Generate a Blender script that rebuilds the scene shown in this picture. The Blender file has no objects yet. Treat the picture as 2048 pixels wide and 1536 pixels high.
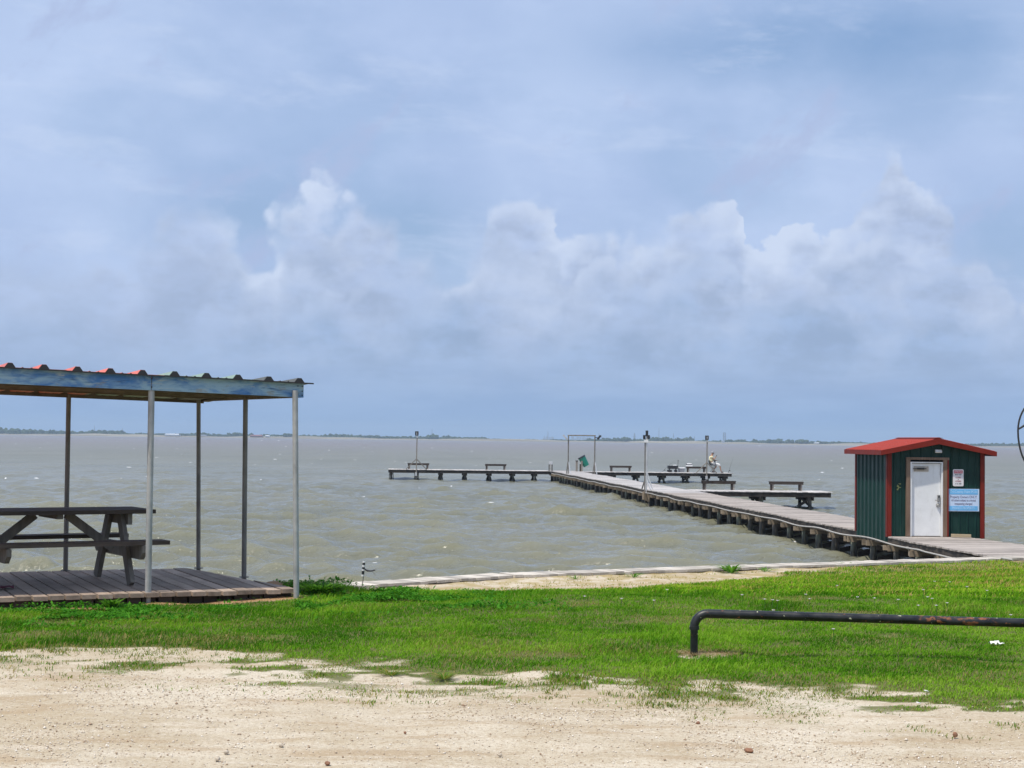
import bpy, math, random
import numpy as np
from mathutils import Vector, Matrix, Euler

random.seed(7)
rng = np.random.default_rng(7)
scene = bpy.context.scene
COL = scene.collection

# ------------------------------------------------------------------ camera
F = 3200.0                       # focal length in pixels of the 2048 px wide photograph
CX, CY, HC = 1024.0, 768.0, 3.43
PITCH = math.atan((879 - 768) / F)
ROLL = 0.0125
FWD = Vector((0, math.cos(PITCH), math.sin(PITCH)))
U0 = Vector((0, -math.sin(PITCH), math.cos(PITCH)))
RIGHT = Vector((1, 0, 0)) * math.cos(ROLL) + U0 * math.sin(ROLL)
UP = U0 * math.cos(ROLL) - Vector((1, 0, 0)) * math.sin(ROLL)
CAM = Vector((0, 0, HC))
cam = bpy.data.cameras.new('camera')
cam.sensor_width = 36.0
cam.lens = F / 2048 * 36.0
cam.clip_start = 0.1
cam.clip_end = 30000
cam_o = bpy.data.objects.new('camera', cam)
cam_o.matrix_world = Matrix(((RIGHT.x, UP.x, -FWD.x, 0), (RIGHT.y, UP.y, -FWD.y, 0), (RIGHT.z, UP.z, -FWD.z, HC), (0, 0, 0, 1)))
COL.objects.link(cam_o)
scene.camera = cam_o


def ray(px, py):
    return FWD + RIGHT * ((px - CX) / F) + UP * ((CY - py) / F)


def at(px, py, D):
    """point seen at a pixel of the photograph at D metres in front"""
    d = ray(px, py)
    return CAM + d * (D / d.y)


def pl(px, py, z):
    """point seen at a pixel of the photograph on the level z"""
    d = ray(px, py)
    return CAM + d * ((z - HC) / d.z)


# ------------------------------------------------------------------ render
scene.render.engine = 'CYCLES'
scene.cycles.use_denoising = True
scene.cycles.max_bounces = 5
scene.cycles.diffuse_bounces = 3
scene.cycles.volume_bounces = 0
scene.cycles.sample_clamp_indirect = 4.0
scene.view_settings.view_transform = 'Standard'
scene.view_settings.look = 'None'
scene.view_settings.gamma = 1.0
scene.view_settings.use_curve_mapping = False
scene.view_settings.exposure = 0.0

# ------------------------------------------------------------------ sun
TO_SUN = Vector((-0.356, -0.31, 1.0)).normalized()
SUN_EL = math.asin(TO_SUN.z)
SUN_AZ = math.atan2(TO_SUN.x, TO_SUN.y)
sun = bpy.data.lights.new('sun', 'SUN')
sun.energy = 4.5
sun.angle = math.radians(1.0)
sun.color = (1.0, 0.93, 0.81)
sun_o = bpy.data.objects.new('sun', sun)
sun_o.rotation_euler = (-TO_SUN).to_track_quat('-Z', 'Y').to_euler()
sun_o.location = (-20, -20, 60)
COL.objects.link(sun_o)


# ------------------------------------------------------------------ node helper
class NG:
    def __init__(self, tree):
        self.t = tree
        self.n = tree.nodes
        self.l = tree.links

    def new(self, typ, **kw):
        n = self.n.new(typ)
        for k, v in kw.items():
            setattr(n, k, v)
        return n

    def put(self, sock, v):
        if v is None:
            return
        if isinstance(v, bpy.types.NodeSocket):
            self.l.new(v, sock)
        else:
            if sock.type == 'RGBA' and len(v) == 3:
                v = (*v, 1)
            sock.default_value = v

    def m(self, op, a, b=None, c=None, clamp=False):
        n = self.new('ShaderNodeMath', operation=op, use_clamp=clamp)
        for i, v in enumerate((a, b, c)):
            self.put(n.inputs[i], v)
        return n.outputs[0]

    def mapr(self, v, a, b, c=0.0, d=1.0, smooth=True):
        n = self.new('ShaderNodeMapRange', interpolation_type='SMOOTHSTEP' if smooth else 'LINEAR')
        for i, x in enumerate((v, a, b, c, d)):
            self.put(n.inputs[i], x)
        return n.outputs[0]

    def mix(self, f, a, b, blend='MIX'):
        n = self.new('ShaderNodeMix', data_type='RGBA', blend_type=blend)
        self.put(n.inputs[0], f)
        self.put(n.inputs[6], a)
        self.put(n.inputs[7], b)
        return n.outputs[2]

    def xyz(self, x, y, z):
        n = self.new('ShaderNodeCombineXYZ')
        for i, v in enumerate((x, y, z)):
            self.put(n.inputs[i], v)
        return n.outputs[0]

    def sep(self, v):
        n = self.new('ShaderNodeSeparateXYZ')
        self.put(n.inputs[0], v)
        return n.outputs

    def noise(self, vec, scale, detail=4, rough=0.55, dist=0.0, out=0):
        n = self.new('ShaderNodeTexNoise')
        self.put(n.inputs['Vector'], vec)
        self.put(n.inputs['Scale'], scale)
        n.inputs['Detail'].default_value = detail
        n.inputs['Roughness'].default_value = rough
        n.inputs['Distortion'].default_value = dist
        return n.outputs[out]

    def scale(self, vec, s):
        n = self.new('ShaderNodeMapping')
        self.put(n.inputs['Vector'], vec)
        n.inputs['Scale'].default_value = s
        return n.outputs[0]

    def ramp(self, f, stops, interp='LINEAR'):
        n = self.new('ShaderNodeValToRGB')
        r = n.color_ramp
        r.interpolation = interp
        while len(r.elements) < len(stops):
            r.elements.new(0.5)
        for e, (p, c) in zip(r.elements, stops):
            e.position = p
            e.color = (*c, 1) if len(c) == 3 else c
        self.put(n.inputs[0], f)
        return n.outputs[0]

    def bump(self, h, strength=0.3, dist=0.01, normal=None):
        n = self.new('ShaderNodeBump')
        n.inputs['Strength'].default_value = strength
        n.inputs['Distance'].default_value = dist
        self.put(n.inputs['Height'], h)
        if normal is not None:
            self.put(n.inputs['Normal'], normal)
        return n.outputs[0]


# ------------------------------------------------------------------ world: hazy sky with a cumulus bank
class SkyNG(NG):
    """flat noise over azimuth and elevation, cheap to evaluate; the third coordinate only picks another patch"""
    def xyz(self, x, y, z):
        if z:
            x = self.m('ADD', x, z * 7.31)
            y = self.m('ADD', y, z * 3.77)
        return NG.xyz(self, x, y, 0.0)

    def noise(self, *a, **k):
        o = NG.noise(self, *a, **k)
        o.node.noise_dimensions = '2D'
        return o


world = bpy.data.worlds.new('World')
scene.world = world
world.use_nodes = True
world.cycles.sampling_method = 'MANUAL'
world.cycles.sample_map_resolution = 512
g = SkyNG(world.node_tree)
g.n.clear()
sky = g.new('ShaderNodeTexSky', sky_type='NISHITA')
sky.sun_disc = False
sky.sun_elevation = SUN_EL
sky.sun_rotation = SUN_AZ
sky.air_density = 1.3
sky.dust_density = 0.6
sky.ozone_density = 2.5
clear = g.mix(1.0, sky.outputs[0], (0.085, 0.085, 0.085), 'MULTIPLY')
tc = g.new('ShaderNodeTexCoord').outputs['Generated']
dx, dy, dz = g.sep(tc)
az = g.m('MULTIPLY', g.m('ARCTAN2', dx, dy), 3.2)
el = g.m('MULTIPLY', g.m('ARCSINE', dz), 3.2)
um = g.m('SUBTRACT', g.m('PINGPONG', g.m('ADD', az, 1.3), 2.6), 1.3)
P2 = g.xyz(um, el, 0.0)
# billows: fractal cells give rounded, cauliflower-like heads


def cells(u, v, w, scale, detail=2.0, rough=.5):
    n = g.new('ShaderNodeTexVoronoi', feature='F1', voronoi_dimensions='2D')
    g.put(n.inputs['Vector'], g.xyz(u, v, w))
    n.inputs['Scale'].default_value = scale
    n.inputs['Detail'].default_value = detail
    n.inputs['Roughness'].default_value = rough
    return g.m('SUBTRACT', 1.0, n.outputs['Distance'])


w1 = g.noise(P2, 5.0, 4, 0.6)
w2 = g.noise(g.xyz(um, el, 5.3), 5.0, 4, 0.6)
uw = g.m('ADD', um, g.m('MULTIPLY', g.m('SUBTRACT', w1, 0.5), 0.12))
vw = g.m('ADD', el, g.m('MULTIPLY', g.m('SUBTRACT', w2, 0.5), 0.10))


def cloud_bank(base, tops, seed, bright, shade, soft0, soft1, rimw, puff_amp, scale, edge_gain=1.0):
    st_ = [((px - 1024 + 1100) / 2200, (t, t, t)) for px, t in tops]
    top = g.ramp(g.m('DIVIDE', g.m('ADD', uw, 1.1), 2.2), st_, 'EASE')
    pa = cells(uw, vw, seed, scale)
    pb = cells(g.m('SUBTRACT', uw, .014), g.m('ADD', vw, .020), seed, scale)
    fine = g.noise(g.xyz(um, el, seed + 4), scale * 4.5, 5, .62)
    e = g.m('SUBTRACT', g.m('ADD', top, g.m('ADD', g.m('MULTIPLY', g.m('SUBTRACT', pa, .22), puff_amp), g.m('MULTIPLY', g.m('SUBTRACT', fine, .5), .05))), el)
    bn = g.noise(g.xyz(um, el, seed + 8), 2.6, 4, .55)
    mask = g.mapr(e, 0.0, g.m('ADD', g.mapr(bn, .40, .64, soft0, soft1), g.mapr(um, -.40, -.62, 0.0, .10)))
    rel = g.m('MULTIPLY', g.m('SUBTRACT', pa, pb), 1.25)
    fr = g.m('MULTIPLY', g.m('SUBTRACT', fine, .5), .35)
    rim = g.m('MULTIPLY', g.mapr(e, 0.0, rimw, 1.0, 0.0), g.mapr(bn, .38, .62, .95 * edge_gain, .35 * edge_gain))
    body = g.mapr(g.noise(g.xyz(um, g.m('MULTIPLY', el, 1.5), seed + 12), 4.2, 5, .58), .40, .72, -.12, .50)
    lit = g.m('ADD', g.m('ADD', rim, rel), g.m('ADD', body, fr), clamp=True)
    lit = g.m('MULTIPLY', lit, g.mapr(um, -.80, -.42, .34, 1.0))
    sh = g.mix(g.mapr(g.noise(g.xyz(um, g.m('MULTIPLY', el, 2.2), seed + 20), 6.0, 6, .6), .32, .68), tuple(x * .90 for x in shade), tuple(min(1, x * 1.10) for x in shade))
    mask = g.m('MULTIPLY', mask, g.mapr(um, -1.0, -.45, .72, 1.0))
    return g.mix(mask, base, g.mix(lit, sh, bright))


TOPS_A = [(0, .37), (150, .40), (300, .41), (430, .45), (500, .35), (555, .43), (615, .495), (690, .505), (770, .48), (825, .37), (880, .345),
          (940, .39), (1000, .45), (1050, .465), (1105, .42), (1195, .455), (1260, .47), (1330, .43), (1385, .49), (1450, .48), (1500, .40),
          (1560, .375), (1640, .40), (1720, .49), (1785, .57), (1850, .49), (1905, .38), (1980, .33), (2048, .355)]
TOPS_B = [(0, .37), (180, .34), (380, .39), (500, .33), (600, .38), (760, .40), (860, .345), (960, .40), (1080, .34), (1180, .38), (1290, .35), (1420, .39), (1540, .33),
          (1640, .35), (1760, .41), (1880, .35), (1990, .30), (2048, .33)]
TOPS_C = [(0, .29), (140, .31), (330, .26), (560, .30), (760, .26), (960, .30), (1150, .26), (1330, .30), (1500, .27), (1680, .30), (1880, .26), (2048, .28)]


def banks(base):
    c = cloud_bank(base, TOPS_A, 3.0, (0.63, 0.725, 0.915), (0.445, 0.545, 0.765), .012, .13, .15, .15, 5.5)
    c = cloud_bank(c, TOPS_B, 17.0, (0.56, 0.655, 0.855), (0.41, 0.515, 0.73), .03, .14, .15, .15, 6.0, .75)
    c = cloud_bank(c, TOPS_C, 31.0, (0.475, 0.585, 0.805), (0.355, 0.475, 0.70), .06, .16, .14, .10, 5.0, .7)
    stn = g.noise(g.xyz(g.m('MULTIPLY', um, 0.8), g.m('MULTIPLY', el, 4.6), 1.0), 3.6, 5, 0.55)
    low = g.mapr(el, 0.06, 0.22, .9, 0.0)
    return g.mix(low, c, g.mix(g.mapr(stn, 0.36, 0.66), (0.335, 0.45, 0.675), (0.42, 0.545, 0.77)))


# thin veil higher up with blue openings
vn = g.noise(g.xyz(g.m('MULTIPLY', um, 0.75), g.m('MULTIPLY', el, 1.35), 4.0), 2.3, 6, 0.56)


def lobe(px, py, rx, ry):
    a = g.m('DIVIDE', g.m('SUBTRACT', um, (px - 1024) / 1000), rx)
    b = g.m('DIVIDE', g.m('SUBTRACT', el, (879 - py) / 1000), ry)
    q = g.m('ADD', g.m('MULTIPLY', a, a), g.m('MULTIPLY', b, b))
    return g.m('EXPONENT', g.m('MULTIPLY', q, -1.0))


blue = g.m('ADD', g.m('ADD', lobe(1400, 105, .30, .075), lobe(1850, 80, .36, .13)), g.m('ADD', lobe(1990, 500, .13, .09), lobe(860, 470, .16, .10)))
blue = g.m('ADD', blue, g.m('MULTIPLY', lobe(480, 440, .2, .09), .6))
veil = g.m('SUBTRACT', g.mapr(vn, 0.26, 0.60, 0.62, 1.0), g.m('MULTIPLY', blue, 0.52), clamp=True)
vs = g.noise(g.xyz(g.m('MULTIPLY', um, 0.7), el, 8.0), 2.0, 5, 0.55)
vs2 = g.noise(g.xyz(g.m('MULTIPLY', um, 0.6), g.m('MULTIPLY', el, 1.5), 12.0), 7.0, 6, 0.62)
vcol = g.mix(g.m('ADD', g.mapr(vs, .34, .66, 0.0, .8), g.mapr(vs2, .45, .75, 0.0, .3), clamp=True), (0.43, 0.555, 0.82), (0.52, 0.645, 0.90))
upper = g.mix(veil, g.mix(0.55, clear, (0.27, 0.45, 0.82)), vcol)
wisp = g.noise(g.xyz(g.m('ADD', g.m('MULTIPLY', um, .55), g.m('MULTIPLY', el, .5)), g.m('MULTIPLY', el, 1.9), 21.0), 5.0, 7, .66, .15)
upper = g.mix(g.mapr(wisp, .52, .76, 0.0, .36), upper, (0.62, 0.72, 0.93))
smud = g.noise(g.xyz(g.m('SUBTRACT', um, g.m('MULTIPLY', el, .6)), el, 27.0), 3.4, 7, .62)
upper = g.mix(g.mapr(smud, .56, .70, 0.0, .75), upper, (0.43, 0.52, 0.765))
skyc = banks(upper)
hz = g.mapr(el, -0.02, 0.17, 0.85, 0.0)
skyc = g.mix(hz, skyc, (0.225, 0.39, 0.69))
bg = g.new('ShaderNodeBackground')
g.put(bg.inputs[0], skyc)
bg.inputs[1].default_value = 1.0
wo = g.new('ShaderNodeOutputWorld')
g.l.new(bg.outputs[0], wo.inputs[0])


# ------------------------------------------------------------------ materials
def new_mat(name):
    m = bpy.data.materials.new(name)
    m.use_nodes = True
    k = NG(m.node_tree)
    b = k.n['Principled BSDF']
    return m, k, b


def paint(name, col, rough=0.5, metal=0.0, var=0.12, scale=6.0, bump=0.0, dirt=None, dirt_amt=0.4, spec=0.5):
    """painted or plain surface with mottling, optional dirt colour in patches"""
    m, k, b = new_mat(name)
    co = k.new('ShaderNodeTexCoord').outputs['Object']
    n1 = k.noise(co, scale, 5, 0.6)
    c = k.mix(k.mapr(n1, 0.3, 0.7), tuple(x * (1 - var) for x in col), tuple(min(1, x * (1 + var)) for x in col))
    if dirt is not None:
        n2 = k.noise(k.scale(co, (1, 1, .35)), scale * 1.7, 6, 0.65)
        c = k.mix(k.m('MULTIPLY', k.mapr(n2, 0.5, 0.72), dirt_amt), c, dirt)
    k.put(b.inputs['Base Color'], c)
    k.put(b.inputs['Roughness'], k.mapr(n1, 0.2, 0.8, max(0, rough - 0.08), min(1, rough + 0.1)))
    b.inputs['Metallic'].default_value = metal
    b.inputs['Specular IOR Level'].default_value = spec
    if bump:
        k.put(b.inputs['Normal'], k.bump(k.noise(co, scale * 4, 5, 0.6), bump, 0.01))
    return m


def wood(name, light, dark, axis='X', grain=1.0, rough=0.8, per='object', bump=0.35, spec=0.25):
    """weathered timber, grain along the given axis, tone varies from board to board"""
    m, k, b = new_mat(name)
    co = k.new('ShaderNodeTexCoord').outputs['Object']
    if per == 'object':
        rnd = k.new('ShaderNodeObjectInfo').outputs['Random']
    else:
        rnd = k.new('ShaderNodeNewGeometry').outputs['Random Per Island']
    x, y, z = k.sep(co)
    s = {'X': (1.3, 22, 22), 'Y': (22, 1.3, 22), 'Z': (22, 22, 1.3)}[axis]
    off = k.m('MULTIPLY', rnd, 37.0)
    v = k.xyz(k.m('MULTIPLY_ADD', x, s[0] * grain, off), k.m('MULTIPLY_ADD', y, s[1] * grain, off), k.m('MULTIPLY_ADD', z, s[2] * grain, off))
    gr = k.noise(v, 1.0, 6, 0.65, 0.4)
    blot = k.noise(k.xyz(k.m('ADD', x, off), y, z), 2.2, 4, 0.6)
    f = k.m('ADD', k.m('MULTIPLY', k.mapr(gr, .25, .75), 0.6), k.m('MULTIPLY', k.mapr(blot, .3, .7), 0.4))
    c = k.mix(f, dark, light)
    tone = k.m('MULTIPLY_ADD', k.m('FRACT', k.m('MULTIPLY', rnd, 13.7)), 0.50, 0.72)
    c = k.mix(1.0, c, k.xyz(tone, tone, tone), 'MULTIPLY')
    k.put(b.inputs['Base Color'], c)
    b.inputs['Roughness'].default_value = rough
    b.inputs['Specular IOR Level'].default_value = spec
    k.put(b.inputs['Normal'], k.bump(gr, bump, 0.006))
    return m


MAT = {}
MAT['deck'] = wood('bleached_deck_wood', (0.55, 0.49, 0.44), (0.27, 0.235, 0.21))
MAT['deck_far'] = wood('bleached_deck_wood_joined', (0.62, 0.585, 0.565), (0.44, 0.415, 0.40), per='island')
MAT['shelter_deck'] = wood('shelter_deck_wood', (0.44, 0.345, 0.27), (0.20, 0.15, 0.115), axis='Y')
MAT['arm_beam'] = wood('dark_arm_beam_wood', (0.055, 0.048, 0.042), (0.022, 0.019, 0.017))
MAT['cap'] = wood('seawall_wood', (0.60, 0.555, 0.49), (0.38, 0.34, 0.29))
MAT['stringer'] = wood('weathered_beam_wood', (0.125, 0.105, 0.085), (0.040, 0.034, 0.028), axis='Y')
MAT['beam'] = wood('cap_beam_wood', (0.42, 0.335, 0.24), (0.19, 0.15, 0.11))
MAT['bench'] = wood('bench_wood', (0.075, 0.060, 0.050), (0.028, 0.022, 0.019))
MAT['post'] = wood('post_wood', (0.33, 0.30, 0.26), (0.17, 0.15, 0.13), axis='Z')
MAT['table'] = wood('picnic_table_wood', (0.135, 0.100, 0.078), (0.045, 0.034, 0.027))
MAT['leg'] = wood('picnic_leg_wood', (0.28, 0.245, 0.20), (0.11, 0.094, 0.077), axis='Z')
MAT['jamb'] = wood('jamb_wood', (0.27, 0.185, 0.13), (0.13, 0.085, 0.06), axis='Z')
MAT['rafter'] = wood('rafter_wood', (0.21, 0.165, 0.12), (0.09, 0.07, 0.05))
MAT['newwood'] = wood('pale_timber', (0.44, 0.36, 0.24), (0.28, 0.22, 0.14))


def pile_mat():
    m, k, b = new_mat('pile_wood')
    co = k.new('ShaderNodeTexCoord').outputs['Object']
    rnd = k.new('ShaderNodeObjectInfo').outputs['Random']
    x, y, z = k.sep(co)
    gr = k.noise(k.xyz(k.m('MULTIPLY', x, 25.), k.m('MULTIPLY', y, 25.), k.m('MULTIPLY_ADD', z, 1.6, k.m('MULTIPLY', rnd, 30.))), 1.0, 5, 0.6)
    dry = k.mix(k.mapr(gr, .3, .7), (0.10, 0.105, 0.085), (0.24, 0.26, 0.205))
    drier = k.mix(k.mapr(rnd, .35, .6), dry, k.mix(k.mapr(gr, .3, .7), (0.075, 0.065, 0.055), (0.17, 0.15, 0.13)))
    wet = k.mapr(k.m('ADD', z, k.m('MULTIPLY', k.m('SUBTRACT', gr, .5), .25)), 0.12, 0.42)
    c = k.mix(wet, (0.022, 0.022, 0.018), drier)
    k.put(b.inputs['Base Color'], c)
    k.put(b.inputs['Roughness'], k.mapr(wet, 0, 1, .45, .85))
    k.put(b.inputs['Normal'], k.bump(gr, .4, .01))
    return m


MAT['pile'] = pile_mat()
MAT['galv'] = paint('galvanised_steel', (0.42, 0.42, 0.41), 0.5, 0.35, 0.2, 5.0, 0.05, (0.16, 0.13, 0.10), .5)
MAT['galv_dull'] = paint('dull_galvanised_steel', (0.20, 0.185, 0.165), 0.6, 0.2, 0.22, 5.0, 0.05, (0.10, 0.075, 0.055), .55)
MAT['alu'] = paint('pale_aluminium', (0.60, 0.60, 0.60), 0.4, 0.4, 0.1, 5.0)
MAT['black'] = paint('black_plastic', (0.02, 0.02, 0.022), 0.45)
MAT['white'] = paint('white_plastic', (0.75, 0.75, 0.74), 0.4, var=.05)
MAT['whitepipe'] = paint('white_pvc_pipe', (0.42, 0.40, 0.37), 0.5, var=.1, dirt=(0.28, .25, .21), dirt_amt=.6)
MAT['greenwall'] = paint('dark_green_sheet_steel', (0.006, 0.034, 0.027), 0.40, 0.0, 0.14, 2.5, 0.0, (0.022, 0.052, 0.042), .6, spec=.25)
MAT['redtrim'] = paint('brick_red_sheet_steel', (0.185, 0.019, 0.011), 0.5, 0.0, 0.1, 3.0, 0.0, (0.15, 0.025, .016), .4, spec=.2)
MAT['redroof'] = paint('faded_red_roof_sheet', (0.33, 0.038, 0.026), 0.55, 0.0, 0.1, 2.5, spec=.25)
MAT['door'] = paint('white_door_paint', (0.76, 0.77, 0.77), 0.4, 0.0, 0.04, 3.0, 0.0, (0.50, 0.49, 0.46), .35)
MAT['steel'] = paint('brushed_steel', (0.40, 0.39, 0.37), 0.35, .8)
MAT['beige'] = paint('beige_metal', (0.42, 0.37, 0.31), 0.5)
MAT['signwhite'] = paint('sign_white', (0.72, 0.70, 0.71), 0.4, var=.03)
MAT['signred'] = paint('sign_red', (0.52, 0.06, 0.09), 0.4, var=.05)
MAT['signblue'] = paint('sign_blue', (0.16, 0.47, 0.80), 0.4, var=.05)
MAT['signpale'] = paint('sign_pale_blue', (0.56, 0.68, 0.86), 0.4, var=.03)
MAT['inkgrey'] = paint('grey_lettering', (0.16, 0.15, 0.24), 0.5, var=.03)
MAT['inkblack'] = paint('dark_lettering', (0.05, 0.045, 0.06), 0.5, var=.03)
MAT['inkred'] = paint('dark_red_lettering', (0.30, 0.05, 0.07), 0.5, var=.03)
MAT['inkpale'] = paint('pale_lettering', (0.42, 0.66, 0.90), 0.5, var=.03)
MAT['inkwhite'] = paint('white_lettering', (0.8, 0.72, 0.74), 0.5, var=.03)
MAT['yellowink'] = paint('yellow_marker_ink', (0.42, 0.44, 0.16), 0.6, var=.1)
MAT['sheet_red'] = paint('red_corrugated_sheet', (0.60, 0.15, 0.11), 0.5, 0.0, 0.15, 3.0, dirt=(.35, .1, .08))
MAT['sheet_green'] = paint('pale_green_corrugated_sheet', (0.24, 0.33, 0.28), 0.55, 0.1, 0.15, 3.0, dirt=(.25, .27, .22))
MAT['sheet_dark'] = paint('tarnished_corrugated_sheet', (0.10, 0.105, 0.10), 0.6, 0.1, 0.2, 3.0)
MAT['canteal'] = paint('teal_green_plastic', (0.01, 0.20, 0.135), 0.45, var=.1)
MAT['coolergrey'] = paint('cooler_grey', (0.20, 0.21, 0.235), 0.5)
MAT['shirt'] = paint('pale_yellow_shirt', (0.80, 0.74, 0.48), 0.85, var=.15, scale=9)
MAT['shorts'] = paint('white_trousers', (0.80, 0.80, 0.78), 0.85, var=.06, scale=9)
MAT['skin'] = paint('skin', (0.36, 0.19, 0.12), 0.6, var=.08)
MAT['cap_grey'] = paint('grey_cap', (0.27, 0.28, 0.31), 0.85)
MAT['shoe'] = paint('dark_shoe', (0.035, 0.032, 0.035), 0.6)
MAT['mast'] = paint('mast_steel', (0.10, 0.11, 0.13), 0.6)
MAT['bldgpale'] = paint('pale_cladding', (0.55, 0.57, 0.60), 0.7, scale=.05)
MAT['bldgblue'] = paint('grey_plant_steel', (0.20, 0.22, 0.26), 0.7, scale=.05)
MAT['bldgred'] = paint('rust_red_roof', (0.24, 0.075, 0.055), 0.7, scale=.05)
MAT['bark'] = paint('bark', (0.09, 0.07, 0.05), 0.9, scale=2)
MAT['stone'] = paint('brown_stone', (0.26, 0.13, 0.075), 0.85, var=.25, scale=18, bump=.4)
MAT['stonegrey'] = paint('pale_stone', (0.50, 0.43, 0.34), 0.85, var=.2, scale=18, bump=.4)
MAT['paper'] = paint('white_paper', (0.80, 0.80, 0.80), 0.8, var=.03)
MAT['petal'] = paint('pale_petal', (0.74, 0.66, 0.74), 0.7, var=.1)
MAT['stem'] = paint('green_stem', (0.06, 0.14, 0.03), 0.7)
MAT['maroon'] = paint('maroon_cloth', (0.11, 0.012, 0.03), 0.8)


def blue_fascia_mat():
    m, k, b = new_mat('worn_blue_fascia_paint')
    co = k.new('ShaderNodeTexCoord').outputs['Object']
    x, y, z = k.sep(co)
    along = k.m('ADD', k.m('MULTIPLY', x, .91), k.m('MULTIPLY', y, .41))
    v = k.xyz(k.m('MULTIPLY', along, 2.0), 0.0, k.m('MULTIPLY', z, 22.0))
    gr = k.noise(v, 1.6, 7, 0.68, 1.2)
    v2 = k.xyz(k.m('MULTIPLY', along, 2.6), 3.0, k.m('MULTIPLY', z, 6.0))
    pat = k.noise(v2, 1.2, 5, 0.6, 0.6)
    c = k.mix(k.mapr(pat, .38, .66), (0.31, 0.46, 0.56), (0.06, 0.19, 0.45))
    c = k.mix(k.m('MULTIPLY', k.mapr(gr, .54, .70), .85), c, (0.035, 0.09, 0.20))
    c = k.mix(k.m('MULTIPLY', k.mapr(gr, .44, .34), .8), c, (0.42, 0.47, 0.46))
    c = k.mix(k.m('MULTIPLY', k.mapr(k.noise(v2, 2.9, 4, .6), .58, .68), .55), c, (0.30, 0.25, 0.19))
    k.put(b.inputs['Base Color'], c)
    b.inputs['Roughness'].default_value = 0.75
    k.put(b.inputs['Normal'], k.bump(gr, .3, .006))
    return m


MAT['fascia'] = blue_fascia_mat()


def rusty_pipe_mat():
    m, k, b = new_mat('chipped_black_pipe_paint')
    co = k.new('ShaderNodeTexCoord').outputs['Object']
    x, y, z = k.sep(co)
    n1 = k.noise(co, 9.0, 6, .65)
    n2 = k.noise(k.scale(co, (.55, 1, 1)), 30.0, 4, .6)
    n3 = k.noise(co, 34.0, 3, .5)
    c = k.mix(k.mapr(n1, .35, .7), (0.006, 0.007, 0.008), (0.022, 0.024, 0.024))
    spot = k.m('MULTIPLY', k.mapr(k.m('ADD', x, k.m('MULTIPLY', n1, .3)), 1.72, 1.86), k.mapr(x, 2.26, 2.10))
    rust = k.m('ADD', k.mapr(n2, .63, .70), k.m('MULTIPLY', spot, k.mapr(n2, .50, .60)), clamp=True)
    c = k.mix(rust, c, k.mix(n3, (0.10, 0.03, 0.012), (0.36, 0.13, 0.05)))
    c = k.mix(k.mapr(n3, .695, .72), c, (0.52, 0.52, 0.33))
    k.put(b.inputs['Base Color'], c)
    k.put(b.inputs['Roughness'], k.mapr(n1, .3, .7, .26, .5))
    k.put(b.inputs['Normal'], k.bump(n1, .25, .006))
    return m


MAT['rail'] = rusty_pipe_mat()


def leaf_mat(name, trans=0.35, attr='tint', base=(1, 1, 1)):
    m, k, b = new_mat(name)
    a = k.new('ShaderNodeAttribute', attribute_name=attr)
    k.n.remove(b)
    d = k.new('ShaderNodeBsdfDiffuse')
    t = k.new('ShaderNodeBsdfTranslucent')
    s = k.new('ShaderNodeMixShader')
    s.inputs[0].default_value = trans
    k.put(d.inputs[0], a.outputs['Color'])
    k.put(t.inputs[0], k.mix(1.0, a.outputs['Color'], (1.1, 1.25, .55), 'MULTIPLY'))
    k.l.new(d.outputs[0], s.inputs[1])
    k.l.new(t.outputs[0], s.inputs[2])
    k.l.new(s.outputs[0], k.n['Material Output'].inputs[0])
    return m


MAT['grass'] = leaf_mat('grass_blades')


def foliage_far_mat():
    m, k, b = new_mat('far_foliage')
    co = k.new('ShaderNodeNewGeometry').outputs['Position']
    n = k.noise(co, .12, 4, .6)
    k.put(b.inputs['Base Color'], k.mix(k.mapr(n, .3, .7), (0.022, 0.040, 0.016), (0.060, 0.085, 0.034)))
    b.inputs['Roughness'].default_value = .95
    b.inputs['Specular IOR Level'].default_value = .1
    return m


MAT['farleaf'] = foliage_far_mat()


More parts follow.
